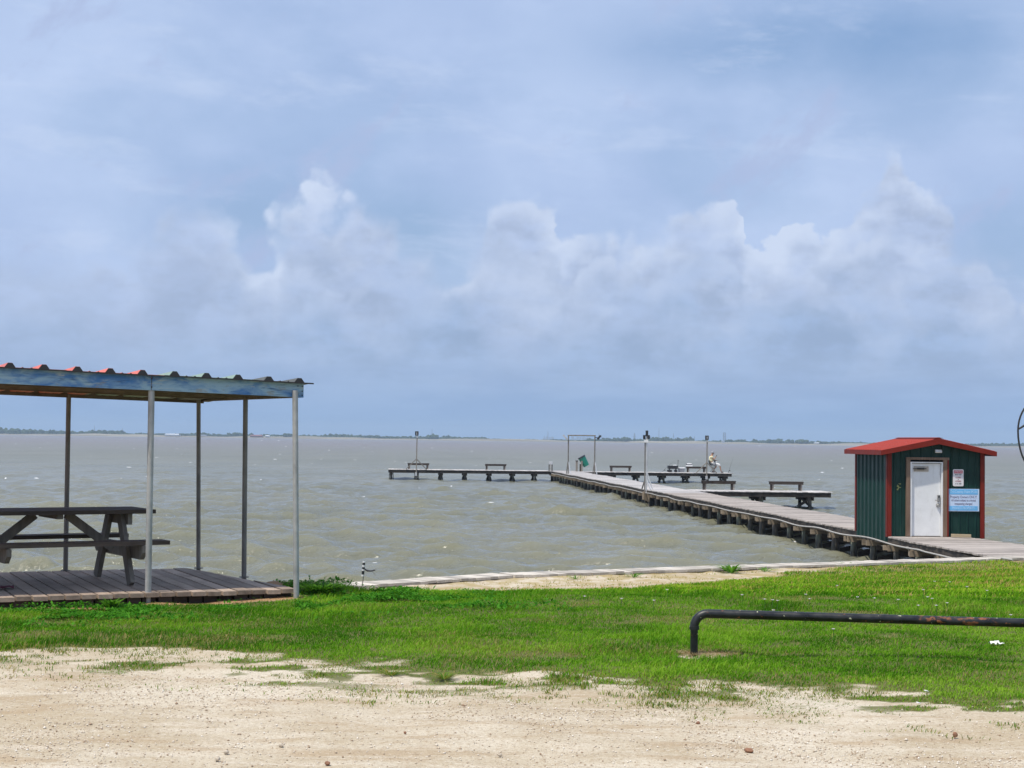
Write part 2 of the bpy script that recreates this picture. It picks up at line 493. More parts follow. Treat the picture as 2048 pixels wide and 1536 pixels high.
# ------------------------------------------------------------------ mesh builder
class MB:
    def __init__(self, off=(0, 0, 0)):
        self.v, self.f, self.mi = [], [], []
        self.off = Vector(off)

    def add(self, vs, fs, mi=0):
        b = len(self.v)
        self.v.extend([Vector(v) - self.off for v in vs])
        self.f.extend([tuple(i + b for i in f) for f in fs])
        self.mi.extend([mi] * len(fs))
        return self

    def box(self, c, size, rz=0.0, rot=None, taper=1.0, mi=0):
        sx, sy, sz = size[0] / 2, size[1] / 2, size[2] / 2
        R = rot if rot is not None else Matrix.Rotation(rz, 3, 'Z')
        vs = []
        for z in (-1, 1):
            t = taper if z > 0 else 1.0
            for x, y in ((-1, -1), (1, -1), (1, 1), (-1, 1)):
                vs.append(Vector(c) + R @ Vector((x * sx * t, y * sy * t, z * sz)))
        return self.add(vs, [(3, 2, 1, 0), (4, 5, 6, 7), (0, 1, 5, 4), (1, 2, 6, 5), (2, 3, 7, 6), (3, 0, 4, 7)], mi)

    def bar(self, a, b, w, h, up=(0, 0, 1)):
        """rectangular bar from a to b, w across, h along up"""
        a, b = Vector(a), Vector(b)
        x = (b - a).normalized()
        y = Vector(up).cross(x)
        if y.length < 1e-4:
            y = Vector((0, 1, 0)).cross(x)
        y.normalize()
        z = x.cross(y)
        R = Matrix((x, y, z)).transposed()
        return self.box((a + b) / 2, ((b - a).length, w, h), rot=R)

    def tube(self, pts, r, n=10, closed=False, caps=True):
        pts = [Vector(p) for p in pts]
        rs = r if isinstance(r, (list, tuple)) else [r] * len(pts)
        vs, fs = [], []
        m = len(pts)
        prev = None
        for i, p in enumerate(pts):
            if closed:
                t = pts[(i + 1) % m] - pts[i - 1]
            else:
                t = pts[min(i + 1, m - 1)] - pts[max(i - 1, 0)]
            t.normalize()
            if prev is None:
                ref = Vector((0, 0, 1)) if abs(t.z) < .9 else Vector((1, 0, 0))
                a = t.cross(ref).normalized()
            else:
                a = (prev - t * prev.dot(t)).normalized()
            prev = a
            b = t.cross(a)
            for k in range(n):
                q = 2 * math.pi * k / n
                vs.append(p + (a * math.cos(q) + b * math.sin(q)) * rs[i])
        for i in range(m if closed else m - 1):
            j = (i + 1) % m
            for k in range(n):
                k2 = (k + 1) % n
                fs.append((i * n + k, i * n + k2, j * n + k2, j * n + k))
        if caps and not closed:
            fs.append(tuple(range(n))[::-1])
            fs.append(tuple((m - 1) * n + k for k in range(n)))
        return self.add(vs, fs)

    def prism(self, poly, a, b):
        """polygon (list of 3-vectors) swept from offset a to offset b"""
        n = len(poly)
        a, b = Vector(a), Vector(b)
        vs = [Vector(p) + a for p in poly] + [Vector(p) + b for p in poly]
        fs = [tuple(range(n))[::-1], tuple(range(n, 2 * n))]
        fs += [(i, (i + 1) % n, n + (i + 1) % n, n + i) for i in range(n)]
        return self.add(vs, fs)

    def blob(self, c, r, sub=1, jit=0.2, flat=1.0, rnd=random):
        V, Fa = ICO[sub]
        vs = []
        for v in V:
            q = 1 + rnd.uniform(-jit, jit)
            vs.append((c[0] + v[0] * r[0] * q, c[1] + v[1] * r[1] * q, c[2] + v[2] * r[2] * q))
        return self.add(vs, Fa)

    def mesh(self, name):
        me = bpy.data.meshes.new(name)
        me.from_pydata([tuple(v) for v in self.v], [], self.f)
        me.update()
        return me

    def build(self, name, mat, parent=None, smooth=False, bevel=0.0):
        me = self.mesh(name)
        if mat is not None:
            for mm in (mat if isinstance(mat, list) else [mat]):
                me.materials.append(MAT[mm] if isinstance(mm, str) else mm)
            if isinstance(mat, list):
                me.polygons.foreach_set('material_index', self.mi)
        if smooth:
            me.shade_smooth()
            me.set_sharp_from_angle(angle=math.radians(40))
        o = bpy.data.objects.new(name, me)
        COL.objects.link(o)
        if parent is not None:
            o.parent = parent
        if bevel:
            md = o.modifiers.new('bevel', 'BEVEL')
            md.width = bevel
            md.segments = 2
        return o


def ico(sub):
    import bmesh
    bm = bmesh.new()
    bmesh.ops.create_icosphere(bm, subdivisions=sub, radius=1)
    V = [tuple(v.co) for v in bm.verts]
    Fa = [tuple(v.index for v in f.verts) for f in bm.faces]
    bm.free()
    return V, Fa


ICO = {1: ico(1), 2: ico(2), 3: ico(3)}


def tag(o, label=None, cat=None, group=None, kind=None):
    if label:
        o['label'] = label
    if cat:
        o['category'] = cat
    if group:
        o['group'] = group
    if kind:
        o['kind'] = kind
    return o


def empty(name, loc=(0, 0, 0), rz=0.0, label=None, cat=None, group=None):
    o = bpy.data.objects.new(name, None)
    o.location = loc
    o.rotation_euler = (0, 0, rz)
    o.empty_display_size = 0.2
    COL.objects.link(o)
    return tag(o, label, cat, group)


def np_mesh(name, verts, faces, mat, smooth=False):
    """fast mesh from numpy arrays; faces is (n,3) or (n,4)"""
    me = bpy.data.meshes.new(name)
    nv, nf, k = len(verts), len(faces), faces.shape[1]
    me.vertices.add(nv)
    me.vertices.foreach_set('co', np.ascontiguousarray(verts, np.float32).ravel())
    me.loops.add(nf * k)
    me.loops.foreach_set('vertex_index', np.ascontiguousarray(faces, np.int32).ravel())
    me.polygons.add(nf)
    me.polygons.foreach_set('loop_start', np.arange(nf, dtype=np.int32) * k)
    me.polygons.foreach_set('loop_total', np.full(nf, k, np.int32))
    if smooth:
        me.polygons.foreach_set('use_smooth', np.ones(nf, bool))
    me.update(calc_edges=True)
    me.materials.append(mat)
    o = bpy.data.objects.new(name, me)
    COL.objects.link(o)
    return o


def point_attr(o, name, data, typ='FLOAT'):
    a = o.data.attributes.new(name, typ, 'POINT')
    a.data.foreach_set('value' if typ == 'FLOAT' else 'color', np.ascontiguousarray(data, np.float32).ravel())


# smooth lattice noise for numpy
_LAT = rng.random((256, 256))


def vnoise(x, y, s, seed=0):
    x = np.asarray(x) * s + seed * 17.13
    y = np.asarray(y) * s + seed * 9.71
    xi, yi = np.floor(x).astype(int), np.floor(y).astype(int)
    fx, fy = x - xi, y - yi
    fx, fy = fx * fx * (3 - 2 * fx), fy * fy * (3 - 2 * fy)
    A = _LAT[yi % 256, xi % 256]
    B = _LAT[yi % 256, (xi + 1) % 256]
    C = _LAT[(yi + 1) % 256, xi % 256]
    D = _LAT[(yi + 1) % 256, (xi + 1) % 256]
    return (A * (1 - fx) + B * fx) * (1 - fy) + (C * (1 - fx) + D * fx) * fy


def fbm(x, y, s, o=4, seed=0):
    t, a, n = 0, 1.0, 0
    for i in range(o):
        t = t + a * vnoise(x, y, s * 2 ** i, seed + i)
        n += a
        a *= .55
    return t / n


def sstep(a, b, x):
    t = np.clip((x - a) / (b - a), 0, 1)
    return t * t * (3 - 2 * t)


# ------------------------------------------------------------------ land: one sheet, lot, lawn and bank
ZLOT = 1.83
ZWALL = 0.80


def sea_wall_y(X):
    return 30.62 + 0.545 * np.clip(X, 0, 26.0) + .93 * np.clip(X, -8.0, 0)


def land_z(X, Y):
    yw = sea_wall_y(X)
    t = np.clip((Y - 16.6) / np.maximum(yw - 2.2 - 16.6, 1), 0, 1)
    t = t * t * (1 - t) * .55 + t * (1 - .55 * t * (1 - t))  # soft crest
    mound = .10 * np.exp(-((Y - 16.75) / .75) ** 2) * sstep(-1.35, -1.9, X) * sstep(-2.75, -2.45, X)
    return ZLOT + (ZWALL - ZLOT) * t + mound


EDGE = [(-30, 14.), (-3.67, 11.35), (-1.75, 10.72), (0.02, 10.3), (1.5, 9.85), (3.02, 9.38), (8, 8.2), (40, 4)]
EX, EY = zip(*EDGE)
BACK = [(-40, 60.), (-4.2, 40.), (-3.0, 17.1), (-1.6, 17.1), (0.0, 18.6), (1.3, 21.3), (2.6, 25.), (4.0, 29.), (7.0, 34.2), (9.5, 37.), (40, 60)]
BX, BY = zip(*BACK)
DECK_O = Vector((-2.13, 15.89, 1.93))
DU = Vector((-.908, -.419, 0))
DV = Vector((-.419, .908, 0))


def deck_uv(X, Y):
    x, y = X - DECK_O.x, Y - DECK_O.y
    return x * DU.x + y * DU.y, x * DV.x + y * DV.y


def grass_mask(X, Y):
    """0..1 how thickly grass grows"""
    e = np.interp(X, EX, EY) + (fbm(X, Y, 1.1, 4, 3) - .5) * 1.3 + (fbm(X, Y, 5., 3, 8) - .5) * .5
    d = Y - e
    patch = fbm(X, Y * 1.5, 3.2, 3, 13)
    m = np.maximum(sstep(.10, 1.0, d) * (.45 + .55 * sstep(.30, .55, patch + .25 * sstep(.3, 1.2, d))), .62 * sstep(-.95, .4, d) * sstep(.46, .60, patch + .06 * d))
    # thin, trodden patch near the left part of the lot's edge
    px = 1024 + X / np.maximum(Y, 1) * 3200
    bare = np.exp(-((px - 330) / 260) ** 2 - ((Y - 11.75) / .5) ** 2)
    m = m * (1 - .92 * sstep(.36, .60, fbm(X, Y, 2.2, 3, 11) * .55 + bare * .62 - .08))
    b = np.interp(X, BX, BY) + (fbm(X, Y, .8, 3, 5) - .5) * 2.2
    back = sstep(.6, -.5, Y - b)
    thin = .16 * sstep(.50, .66, fbm(X, Y, 1.3, 3, 21))
    m = m * np.maximum(back, thin)
    worn = fbm(X, Y * 1.7, .75, 4, 121)
    m = m * (1 - .35 * sstep(.60, .74, worn))
    u, v = deck_uv(X, Y)
    m = m * np.where((u > -.05) & (v > -.05) & (v < 3), 0, 1)
    m = m * (1 - .85 * np.where((u > -.2), np.exp(-((v + .12) / .13) ** 2), 0))
    pr = np.hypot((X - 1.46) / 1.5, (Y - 12.0) / .8)
    m = m * (1 - .9 * sstep(.20, .08, pr))
    return np.clip(m, 0, 1)


xs = np.concatenate([np.linspace(-260, -30, 12)[:-1], np.linspace(-30, -6.5, 40)[:-1], np.arange(-6.5, 7.5, .05), np.linspace(7.5, 14, 90)[:-1], np.linspace(14, 30, 30)[:-1], np.linspace(30, 300, 12)])
t_near = np.concatenate([np.linspace(-300, -20, 10)[:-1], np.linspace(-20, 6.5, 30)[:-1], np.arange(6.5, 13.0, .045), np.arange(13.0, 17.0, .09)])
t_far = np.linspace(0, 1, 150)
Xg = np.repeat(xs[None, :], len(t_near) + len(t_far), 0)
yw_all = sea_wall_y(xs) - .02
Yg = np.vstack([np.repeat(t_near[:, None], len(xs), 1), 17.0 + t_far[:, None] * (yw_all[None, :] - 17.0)])
Zg = land_z(Xg, Yg)
gm = grass_mask(Xg, Yg)
lot = 1 - sstep(-.6, 1.2, Yg - np.interp(Xg, EX, EY))
near = ((Yg > 6) & (np.abs(Xg) < 8)).astype(float)
Zg = Zg + lot * near * ((fbm(Xg, Yg, .9, 3, 31) - .5) * .05 + (fbm(Xg, Yg * 1.6, 7.0, 3, 33) - .5) * .016) + (1 - lot) * near * (fbm(Xg, Yg, 1.7, 3, 41) - .5) * .07
hj, wi = Xg.shape
idx = np.arange(hj * wi).reshape(hj, wi)
faces = np.stack([idx[:-1, :-1], idx[:-1, 1:], idx[1:, 1:], idx[1:, :-1]], -1).reshape(-1, 4)


def ground_mat():
    m, k, b = new_mat('sand_and_soil')
    co = k.new('ShaderNodeTexCoord').outputs['Object']
    at_ = k.new('ShaderNodeAttribute', attribute_name='grassy').outputs['Fac']
    x, y, z = k.sep(co)
    big = k.noise(co, .8, 5, .6)
    streak = k.noise(k.xyz(k.m('MULTIPLY', x, .55), k.m('MULTIPLY', y, 2.4), 0.0), 1.6, 5, .6)
    fine = k.noise(co, 38.0, 5, .7)
    grit = k.noise(co, 120.0, 2, .5)
    c = k.mix(k.mapr(big, .34, .66), (0.455, 0.378, 0.265), (0.605, 0.537, 0.425))
    c = k.mix(k.m('MULTIPLY', k.mapr(streak, .50, .66), .72), c, (0.40, 0.30, 0.19))
    c = k.mix(k.m('MULTIPLY', k.mapr(streak, .46, .34), .55), c, (0.64, 0.57, 0.465))
    c = k.mix(k.m('MULTIPLY', k.mapr(fine, .50, .64), .62), c, (0.36, 0.265, 0.175))
    c = k.mix(k.m('MULTIPLY', k.mapr(fine, .44, .32), .45), c, (0.76, 0.70, 0.61))
    c = k.mix(k.m('MULTIPLY', k.mapr(grit, .60, .68), .7), c, (0.22, 0.165, 0.11))
    soil = k.mix(k.mapr(fine, .35, .65), (0.075, 0.095, 0.025), (0.17, 0.165, 0.060))
    f = k.mapr(k.m('ADD', at_, k.m('MULTIPLY', k.m('SUBTRACT', fine, .5), .35)), .16, .62)
    c = k.mix(f, c, soil)
    # orange earth beside the deck, straw on the bank
    orange = k.m('MULTIPLY', k.mapr(k.m('ADD', y, k.m('MULTIPLY', big, 1.2)), 13.6, 14.4), k.mapr(y, 17.4, 16.6))
    orange = k.m('MULTIPLY', orange, k.mapr(x, -.8, -1.6))
    c = k.mix(k.m('MULTIPLY', orange, k.m('SUBTRACT', 1.0, f)), c, (0.36, 0.215, 0.115))
    straw = k.m('MULTIPLY', k.mapr(y, 16.5, 19.5), k.mapr(k.noise(k.xyz(k.m('MULTIPLY', x, 1.4), k.m('MULTIPLY', y, .8), 2.0), 2.2, 6, .7), .40, .58))
    c = k.mix(k.m('MULTIPLY', straw, .8), c, k.mix(fine, (0.26, 0.19, 0.075), (0.46, 0.37, 0.18)))
    k.put(b.inputs['Base Color'], c)
    b.inputs['Roughness'].default_value = .95
    b.inputs['Specular IOR Level'].default_value = .15
    h = k.m('ADD', k.m('MULTIPLY', fine, .7), k.m('ADD', k.m('MULTIPLY', grit, .35), k.m('MULTIPLY', streak, .8)))
    k.put(b.inputs['Normal'], k.bump(h, .75, .022))
    return m


ground = np_mesh('ground', np.stack([Xg, Yg, Zg], -1).reshape(-1, 3), faces, ground_mat(), True)
point_attr(ground, 'grassy', gm.reshape(-1))
tag(ground, 'pale sandy gravel lot running into green lawn down to the water', None, None, 'structure')


def lz(x, y):
    return float(land_z(np.array([x]), np.array([y]))[0] + (0 if y < 6 else 0))


# ------------------------------------------------------------------ water
def build_water():
    rows, cols = 620, 720
    inv = np.linspace(1 / 23.0, 1 / 3050.0, rows)
    D = 1 / inv
    th = np.concatenate([np.linspace(-1.4, -.345, 24)[:-1], np.linspace(-.345, .345, cols), np.linspace(.345, 1.4, 24)[1:]])
    Xw = D[:, None] * th[None, :]
    Yw = np.repeat(D[:, None], len(th), 1)
    dyr = np.gradient(D)[:, None]
    Z = np.zeros_like(Xw)
    r = np.random.default_rng(4)
    for i in range(84):
        lam = float(np.exp(r.uniform(np.log(.5), np.log(6.5))))
        a = math.radians(-112 + r.normal(0, 24))
        kx, ky = math.cos(a) * 2 * math.pi / lam, math.sin(a) * 2 * math.pi / lam
        ph = kx * Xw + ky * Yw + r.uniform(0, 6.28)
        amp = .0108 * lam ** .70 * (1 if lam < 3.2 else .55)
        vis = np.clip(lam / (dyr * 2.2 * abs(math.sin(a)) + 1e-3) - .6, 0, 1)
        s = (np.sin(ph) * .5 + .5)
        Z += amp * vis * (2 * s ** 1.7 - .86)
    Z *= .72 + .6 * fbm(Xw, Yw, .05, 3, 51)
    Z *= sstep(0.0, 4.0, Yw - sea_wall_y(Xw)) * .6 + .4
    foam = np.zeros_like(Z)
    R_, C_ = Z.shape
    n = 640
    for i in range(n):
        rr = int(rows * (1 - r.random() ** 1.25 * .93) - 4)
        cc = int(r.integers(24, C_ - 24))
        Dn = D[rr]
        w = min(max(r.uniform(.10, .5) / (Dn * .000958), .5), 4.5)
        h = max(.5, min(1.6, .6 * 40 / Dn))
        if Dn > 140:
            w = max(w, .85)
        if Dn < 110 and r.random() < .80:
            continue
        rs_, re_ = max(rr - 6, 0), min(rr + 7, R_)
        cs_, ce_ = max(cc - 24, 0), min(cc + 25, C_)
        yy, xx = np.mgrid[rs_:re_, cs_:ce_]
        q = ((xx - cc) / w) ** 2 + ((yy - rr + .15 * (xx - cc) * r.uniform(-1, 1)) / h) ** 2
        foam[rs_:re_, cs_:ce_] = np.maximum(foam[rs_:re_, cs_:ce_], np.exp(-q) * r.uniform(.45, 1.0) * (.72 if Dn < 110 else 1.0))
    idx = np.arange(R_ * C_).reshape(R_, C_)
    fc = np.stack([idx[:-1, :-1], idx[:-1, 1:], idx[1:, 1:], idx[1:, :-1]], -1).reshape(-1, 4)
    m, k, b = new_mat('murky_bay_water')
    geo = k.new('ShaderNodeNewGeometry')
    pos = geo.outputs['Position']
    x, y, z = k.sep(pos)
    fo = k.new('ShaderNodeAttribute', attribute_name='foam').outputs['Fac']
    big = k.noise(k.xyz(k.m('MULTIPLY', x, .05), k.m('MULTIPLY', y, .03), 0.0), 1.0, 4, .6)
    c = k.mix(k.mapr(big, .35, .65), (0.136, 0.138, 0.096), (0.172, 0.172, 0.128))
    crest = k.mapr(z, -.05, .12)
    c = k.mix(k.m('MULTIPLY', crest, .35), c, (0.215, 0.208, 0.125))
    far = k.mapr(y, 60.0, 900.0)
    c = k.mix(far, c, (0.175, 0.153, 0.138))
    fn = k.noise(pos, 14.0, 4, .7)
    ff = k.mapr(k.m('ADD', fo, k.m('MULTIPLY', k.m('SUBTRACT', fn, .5), .5)), .42, .70)
    c = k.mix(ff, c, (0.82, 0.83, 0.84))
    k.put(b.inputs['Base Color'], c)
    b.inputs['IOR'].default_value = 1.33
    k.put(b.inputs['Roughness'], k.m('MAXIMUM', k.mapr(y, 30., 260., .10, .34), k.m('MULTIPLY', ff, .8)))
    n1 = k.noise(k.xyz(k.m('MULTIPLY', x, .75), y, 0.0), 4.5, 4, .6, .3)
    n2 = k.noise(k.xyz(k.m('MULTIPLY', x, .55), y, 3.0), .9, 5, .6, .2)
    n3 = k.noise(k.xyz(k.m('MULTIPLY', x, .45), y, 7.0), .16, 5, .6)
    hsum = k.m('ADD', k.m('MULTIPLY', n1, .11), k.m('ADD', k.m('MULTIPLY', n2, k.mapr(y, 40., 120., .10, .34)), k.m('MULTIPLY', n3, k.mapr(y, 90., 300., 0., 1.1))))
    k.put(b.inputs['Normal'], k.bump(hsum, .85, 1.0))
    o = np_mesh('water', np.stack([Xw, Yw, Z], -1).reshape(-1, 3), fc, m, True)
    point_attr(o, 'foam', foam.reshape(-1))
    tag(o, 'choppy grey green bay water with small whitecaps', None, None, 'structure')


build_water()


# ------------------------------------------------------------------ far shore
def build_far_shore():
    m, k, b = new_mat('marsh_bank')
    co = k.new('ShaderNodeTexCoord').outputs['Object']
    n = k.noise(k.scale(co, (.3, 1, 1)), .02, 5, .6)
    k.put(b.inputs['Base Color'], k.mix(k.mapr(n, .35, .65), (0.17, 0.145, 0.10), (0.30, 0.265, 0.19)))
    b.inputs['Roughness'].default_value = 1.0
    mb = MB()
    X = list(range(-5000, 5001, 50))
    prof = [(2990, -1.0), (3004, 1.1), (3030, 2.0), (3060, 3.4), (4000, 3.6), (9200, 3.6)]
    vs, fs = [], []
    for x in X:
        w = 10 * math.sin(x * .011) + 6 * math.sin(x * .037 + 1)
        h = 1 + .35 * math.sin(x * .017 + 2) + .2 * math.sin(x * .06)
        for j, (y, z) in enumerate(prof):
            vs.append((x, y + (w if j < 4 else 0), z * h if z > 0 and j < 4 else z))
    np_ = len(prof)
    for i in range(len(X) - 1):
        for j in range(np_ - 1):
            a = i * np_ + j
            fs.append((a, a + np_, a + np_ + 1, a + 1))
    o = mb.add(vs, fs).build('far_shore', m, smooth=True)
    tag(o, 'low marshy bank along the far side of the bay', None, None, 'structure')


build_far_shore()
FD = 3060.0
MPP = FD / F      # metres per photo pixel at the far shore


def shore_x(px, D=FD):
    return (px - CX) / F * D


def build_tree_belt():
    r = random.Random(3)
    seg = [(-900, 0, 9, 1.), (0, 60, 10, 1.), (60, 130, 8.5, 1.), (130, 185, 7.5, 1.), (185, 255, 9, 1.), (255, 320, 5, 1.), (320, 400, 4.5, .8), (380, 420, 7, 1.), (420, 470, 5, 1),
           (460, 505, 7.5, 1.), (505, 560, 5.5, .8), (600, 650, 5.5, 1.), (650, 705, 7.5, 1.), (705, 770, 6.5, 1.), (770, 840, 5, 1.), (838, 860, 5.5, 1.), (885, 915, 7, 1.), (915, 962, 4.5, .8),
           (962, 978, 5.5, .8), (985, 1180, 2.6, .7), (1178, 1240, 6.5, 1.), (1240, 1300, 7, 1.), (1300, 1385, 9, 1.), (1385, 1425, 4.5, .7), (1425, 1450, 5, 1.), (1450, 1495, 7, 1.),
           (1495, 1550, 3.5, .7), (1508, 1530, 7, 1.), (1530, 1562, 8.5, 1.), (1620, 1700, 5.5, 1.), (1690, 1800, 5, .8), (1960, 2048, 6, 1.), (2048, 3000, 7, 1.)]
    mb = MB()
    seg += [(q, q + 60, r.uniform(3.0, 5.0), 2.4) for q in list(range(-900, 960, 55)) + list(range(1180, 3000, 55))]
    for a, b_, h, dens in seg:
        n = int((b_ - a) / 1.5 * dens) + 2
        for i in range(n):
            px = r.uniform(a, b_)
            D = FD + r.uniform(10, 110)
            hh = h * MPP * (r.uniform(.35, .8) if r.random() < .6 else r.uniform(.7, 1.08))
            rx = max(hh * r.uniform(.5, 1.0), 3.4)
            x = shore_x(px, D)
            mb.blob((x, D, 2.2 + hh * .45), (rx, rx, hh * .62), 1, .3, rnd=r)
            for q in range(3):
                rr = rx * r.uniform(.25, .5)
                mb.blob((x + r.uniform(-rx, rx) * .8, D - rx * .4, 2.2 + hh * r.uniform(.4, .98)), (rr, rr, rr * .8), 1, .3, rnd=r)
    o = mb.build('far_wood', 'farleaf')
    tag(o, 'hazy green belt of trees along the far shore', 'trees', None, 'stuff')


build_tree_belt()


def far_tree(px, hpx, wpx, label):
    r = random.Random(int(px))
    D = FD - 12
    x = shore_x(px, D)
    h, w = hpx * MPP, wpx * MPP
    t = empty('far_tree', (x, D, 2.0), 0, label, 'tree', 'trees standing out of the far belt')
    MB().tube([(0, 0, -.5), (w * .03, 0, h * .3), (-w * .04, 0, h * .6)], [w * .05, w * .04, w * .02], 7).build('trunk', 'bark', t)
    c = MB()
    for i in range(26):
        a, e = r.uniform(0, 6.28), r.uniform(0, 1)
        q = math.sqrt(r.random())
        rr = w * r.uniform(.10, .2)
        c.blob((math.cos(a) * q * w * .42, math.sin(a) * q * w * .42, h * (.35 + .5 * e * (1 - q * .5))), (rr, rr, rr * .8), 1, .3, rnd=r)
    c.build('crown', 'farleaf', t)


far_tree(578, 9, 20, 'round hazy tree on the far shore just left of the corner shelter pole')
far_tree(868, 10, 26, 'wide crowned far tree right of the tall post on the left jetty arm')
far_tree(1252, 9, 20, 'bushy far tree left of the double lamp pole')
far_tree(1580, 9.5, 20, 'domed far tree left of the flat topped clump near the shed')
far_tree(1604, 9, 26, 'broad flat topped far tree clump nearest left of the red roof')
far_tree(1640, 7, 14, 'small dark far tree between flat topped clump and red roof')


def far_house(px, wpx, hpx, wallm, roofm, label, name='far_building', D=FD - 30):
    x = shore_x(px, D)
    mp = D / F
    w, h = wpx * mp, hpx * mp
    t = empty(name, (x, D, 2.1), 0, label, 'building')
    MB().box((0, 0, h * .3), (w * .94, w * .4 + 4, h * .6)).build('wall', wallm, t)
    MB().prism([(-w / 2, -w * .2 - 3, h * .6), (w / 2, -w * .2 - 3, h * .6), (w / 2 * .86, 0, h), (-w / 2 * .86, 0, h)], (0, 0, 0), (0, .3, .0)).build('roof_front', roofm, t)
    MB().prism([(-w / 2, w * .2 + 3, h * .6), (w / 2, w * .2 + 3, h * .6), (w / 2 * .86, 0, h), (-w / 2 * .86, 0, h)], (0, 0, 0), (0, .3, .0)).build('roof_back', roofm, t)


far_house(347, 30, 4.6, 'bldgpale', 'bldgpale', 'long white roofed building on the far shore between left shelter poles')
far_house(408, 15, 3.2, 'bldgpale', 'bldgblue', 'small grey roofed far house right of the middle shelter pole')
far_house(515, 26, 4.4, 'bldgred', 'bldgred', 'rust red roofed far building between the two right shelter poles')
far_house(537, 9, 4.0, 'bldgpale', 'bldgpale', 'small white far house beside the rust red roofed building')
far_house(1447, 6, 4.5, 'bldgpale', 'bldgblue', 'tiny pale house on far bank under the lattice tower')
far_house(1634, 10, 3.2, 'bldgpale', 'bldgpale', 'tiny white far house left of the red roofed shed')


def plant_block(px, wpx, hpx, label, seed, D=7600.):
    """far industrial silhouette: tanks, frames and stacks standing on one base"""
    r = random.Random(seed)
    mp = D / F
    x = shore_x(px, D)
    t = empty('far_plant', (x, D, 2.5), 0, label, 'factory')
    w, h = wpx * mp, hpx * mp
    b = MB()
    b.box((0, 0, h * .12), (w, w * .3, h * .24))
    n = max(3, int(wpx / 5))
    for i in range(n):
        hh = h * r.uniform(.45, .95)
        b.box((-w / 2 + (i + .5) * w / n, 0, hh / 2), (w / n * r.uniform(.5, .95), w / n, hh))
    b.build('process_unit', 'bldgblue', t)
    s = MB()
    for i in range(max(1, n // 3)):
        xx = r.uniform(-.45, .45) * w
        s.tube([(xx, -2, 0), (xx, -2, h * r.uniform(1.0, 1.4))], [3.0, 2.0], 6)
    s.build('stack', 'bldgblue', t)


plant_block(1098, 22, 9, 'hazy factory blocks on the skyline left of the pier gantry', 1)
plant_block(1162, 36, 9, 'wide pale factory skyline seen through the pier gantry', 2)
plant_block(1212, 18, 9, 'pale factory outline right of the pier gantry', 3)


def mast(px, ytop, label, D=6200., w=1.6, arms=0):
    p = at(px, ytop, D)
    t = empty('far_mast', (p.x, D, 2.5), 0, label, 'mast', 'masts and towers on the skyline')
    H = p.z - 2.5
    if arms:
        b = MB()
        for sx in (-1, 1):
            for sy in (-1, 1):
                b.bar((sx * arms * .5, sy * arms * .5, 0), (sx * arms * .42, sy * arms * .42, H), w * .45, w * .45)
        n = 7
        for i in range(n):
            z0, z1 = H * i / n, H * (i + 1) / n
            for sy in (-1, 1):
                b.bar((-arms * .46, sy * arms * .46, z0), (arms * .46, sy * arms * .46, z1), w * .3, w * .3)
                b.bar((arms * .46, sy * arms * .46, z0), (-arms * .46, sy * arms * .46, z1), w * .3, w * .3)
        b.build('lattice_frame', 'mast', t)
        MB().box((0, 0, H + 1), (arms * 1.05, arms * 1.05, 2)).build('head_platform', 'mast', t)
    else:
        MB().tube([(0, 0, 0), (0, 0, H * .6), (0, 0, H)], [w, w * .8, w * .35], 6).build('shaft', 'mast', t)
        for i in (0.55, .75, .9):
            MB().bar((-w * 2.2 * (1.2 - i), 0, H * i), (w * 2.2 * (1.2 - i), 0, H * i), w * .6, w * .6).build('cross_arm', 'mast', t)


mast(189, 851, 'thin far mast left of the second shelter pole')
mast(203, 858, 'short far mast just right of the thin one behind the shelter')
mast(245, 856, 'short far mast behind shelter nearer the thick front pole')
mast(864, 857, 'thin far mast above the trees right of the left jetty lamp')
mast(1096, 862, 'thin far mast beside the factory blocks')
mast(1198, 866, 'short far mast right of the pier gantry')
mast(1269, 866, 'stepped far column left of the double lamp pole', w=4.0)
mast(1318, 856, 'tall thin far mast right of the double lamp pole')
mast(1347, 866, 'second far mast right of the double lamp pole', w=2.0)
mast(1389, 872, 'short far mast left of the lamp beside the angler')
mast(1449, 866, 'lattice tower on the skyline above the angler', arms=9.0, w=3.2)


# ------------------------------------------------------------------ seawall
def build_seawall():
    t = empty('seawall', (0.0, 30.62, 0), 0, 'bleached plank topped timber seawall along the edge of the lawn', 'seawall')
    r = random.Random(5)
    pw = .19
    me = MB().box((0, 0, 0), (.62, pw - .012, .05)).mesh('plank')
    me.materials.append(MAT['cap'])
    for slope, x0, x1 in ((.545, 0.0, 26.0), (.93, -8.0, 0.0)):
        a = math.atan(slope)
        ca, sa = math.cos(a), math.sin(a)
        ex, ey = Vector((ca, sa, 0)), Vector((-sa, ca, 0))
        L0, L1 = x0 / ca, x1 / ca
        for i in range(int((L1 - L0) / pw)):
            q = L0 + (i + .5) * pw
            o = bpy.data.objects.new('plank', me)
            COL.objects.link(o)
            o.parent = t
            p = ex * q + ey * (.10 + r.uniform(-.015, .015))
            o.location = (p.x, p.y, ZWALL + .035 + r.uniform(-.006, .006))
            o.rotation_euler = (r.uniform(-.01, .01), r.uniform(-.008, .008), a + math.pi / 2 + r.uniform(-.02, .02))
        MB().bar(ex * L0 + ey * .12, ex * L1 + ey * .12, .16, 1.56).build('wall_face', 'stringer', t)
        MB().bar(ex * L0 + ey * .28 + Vector((0, 0, .62)), ex * L1 + ey * .28 + Vector((0, 0, .62)), .12, .2).build('waler', 'stringer', t)


build_seawall()

# ------------------------------------------------------------------ pier
ZD = 0.85
PO = Vector((10.6, 45.0, 0))
AX = math.atan(.081)          # the pier leans left as it runs out
PS = Vector((-math.sin(AX), math.cos(AX), 0))
PT = Vector((math.cos(AX), math.sin(AX), 0))
PW = 2.2


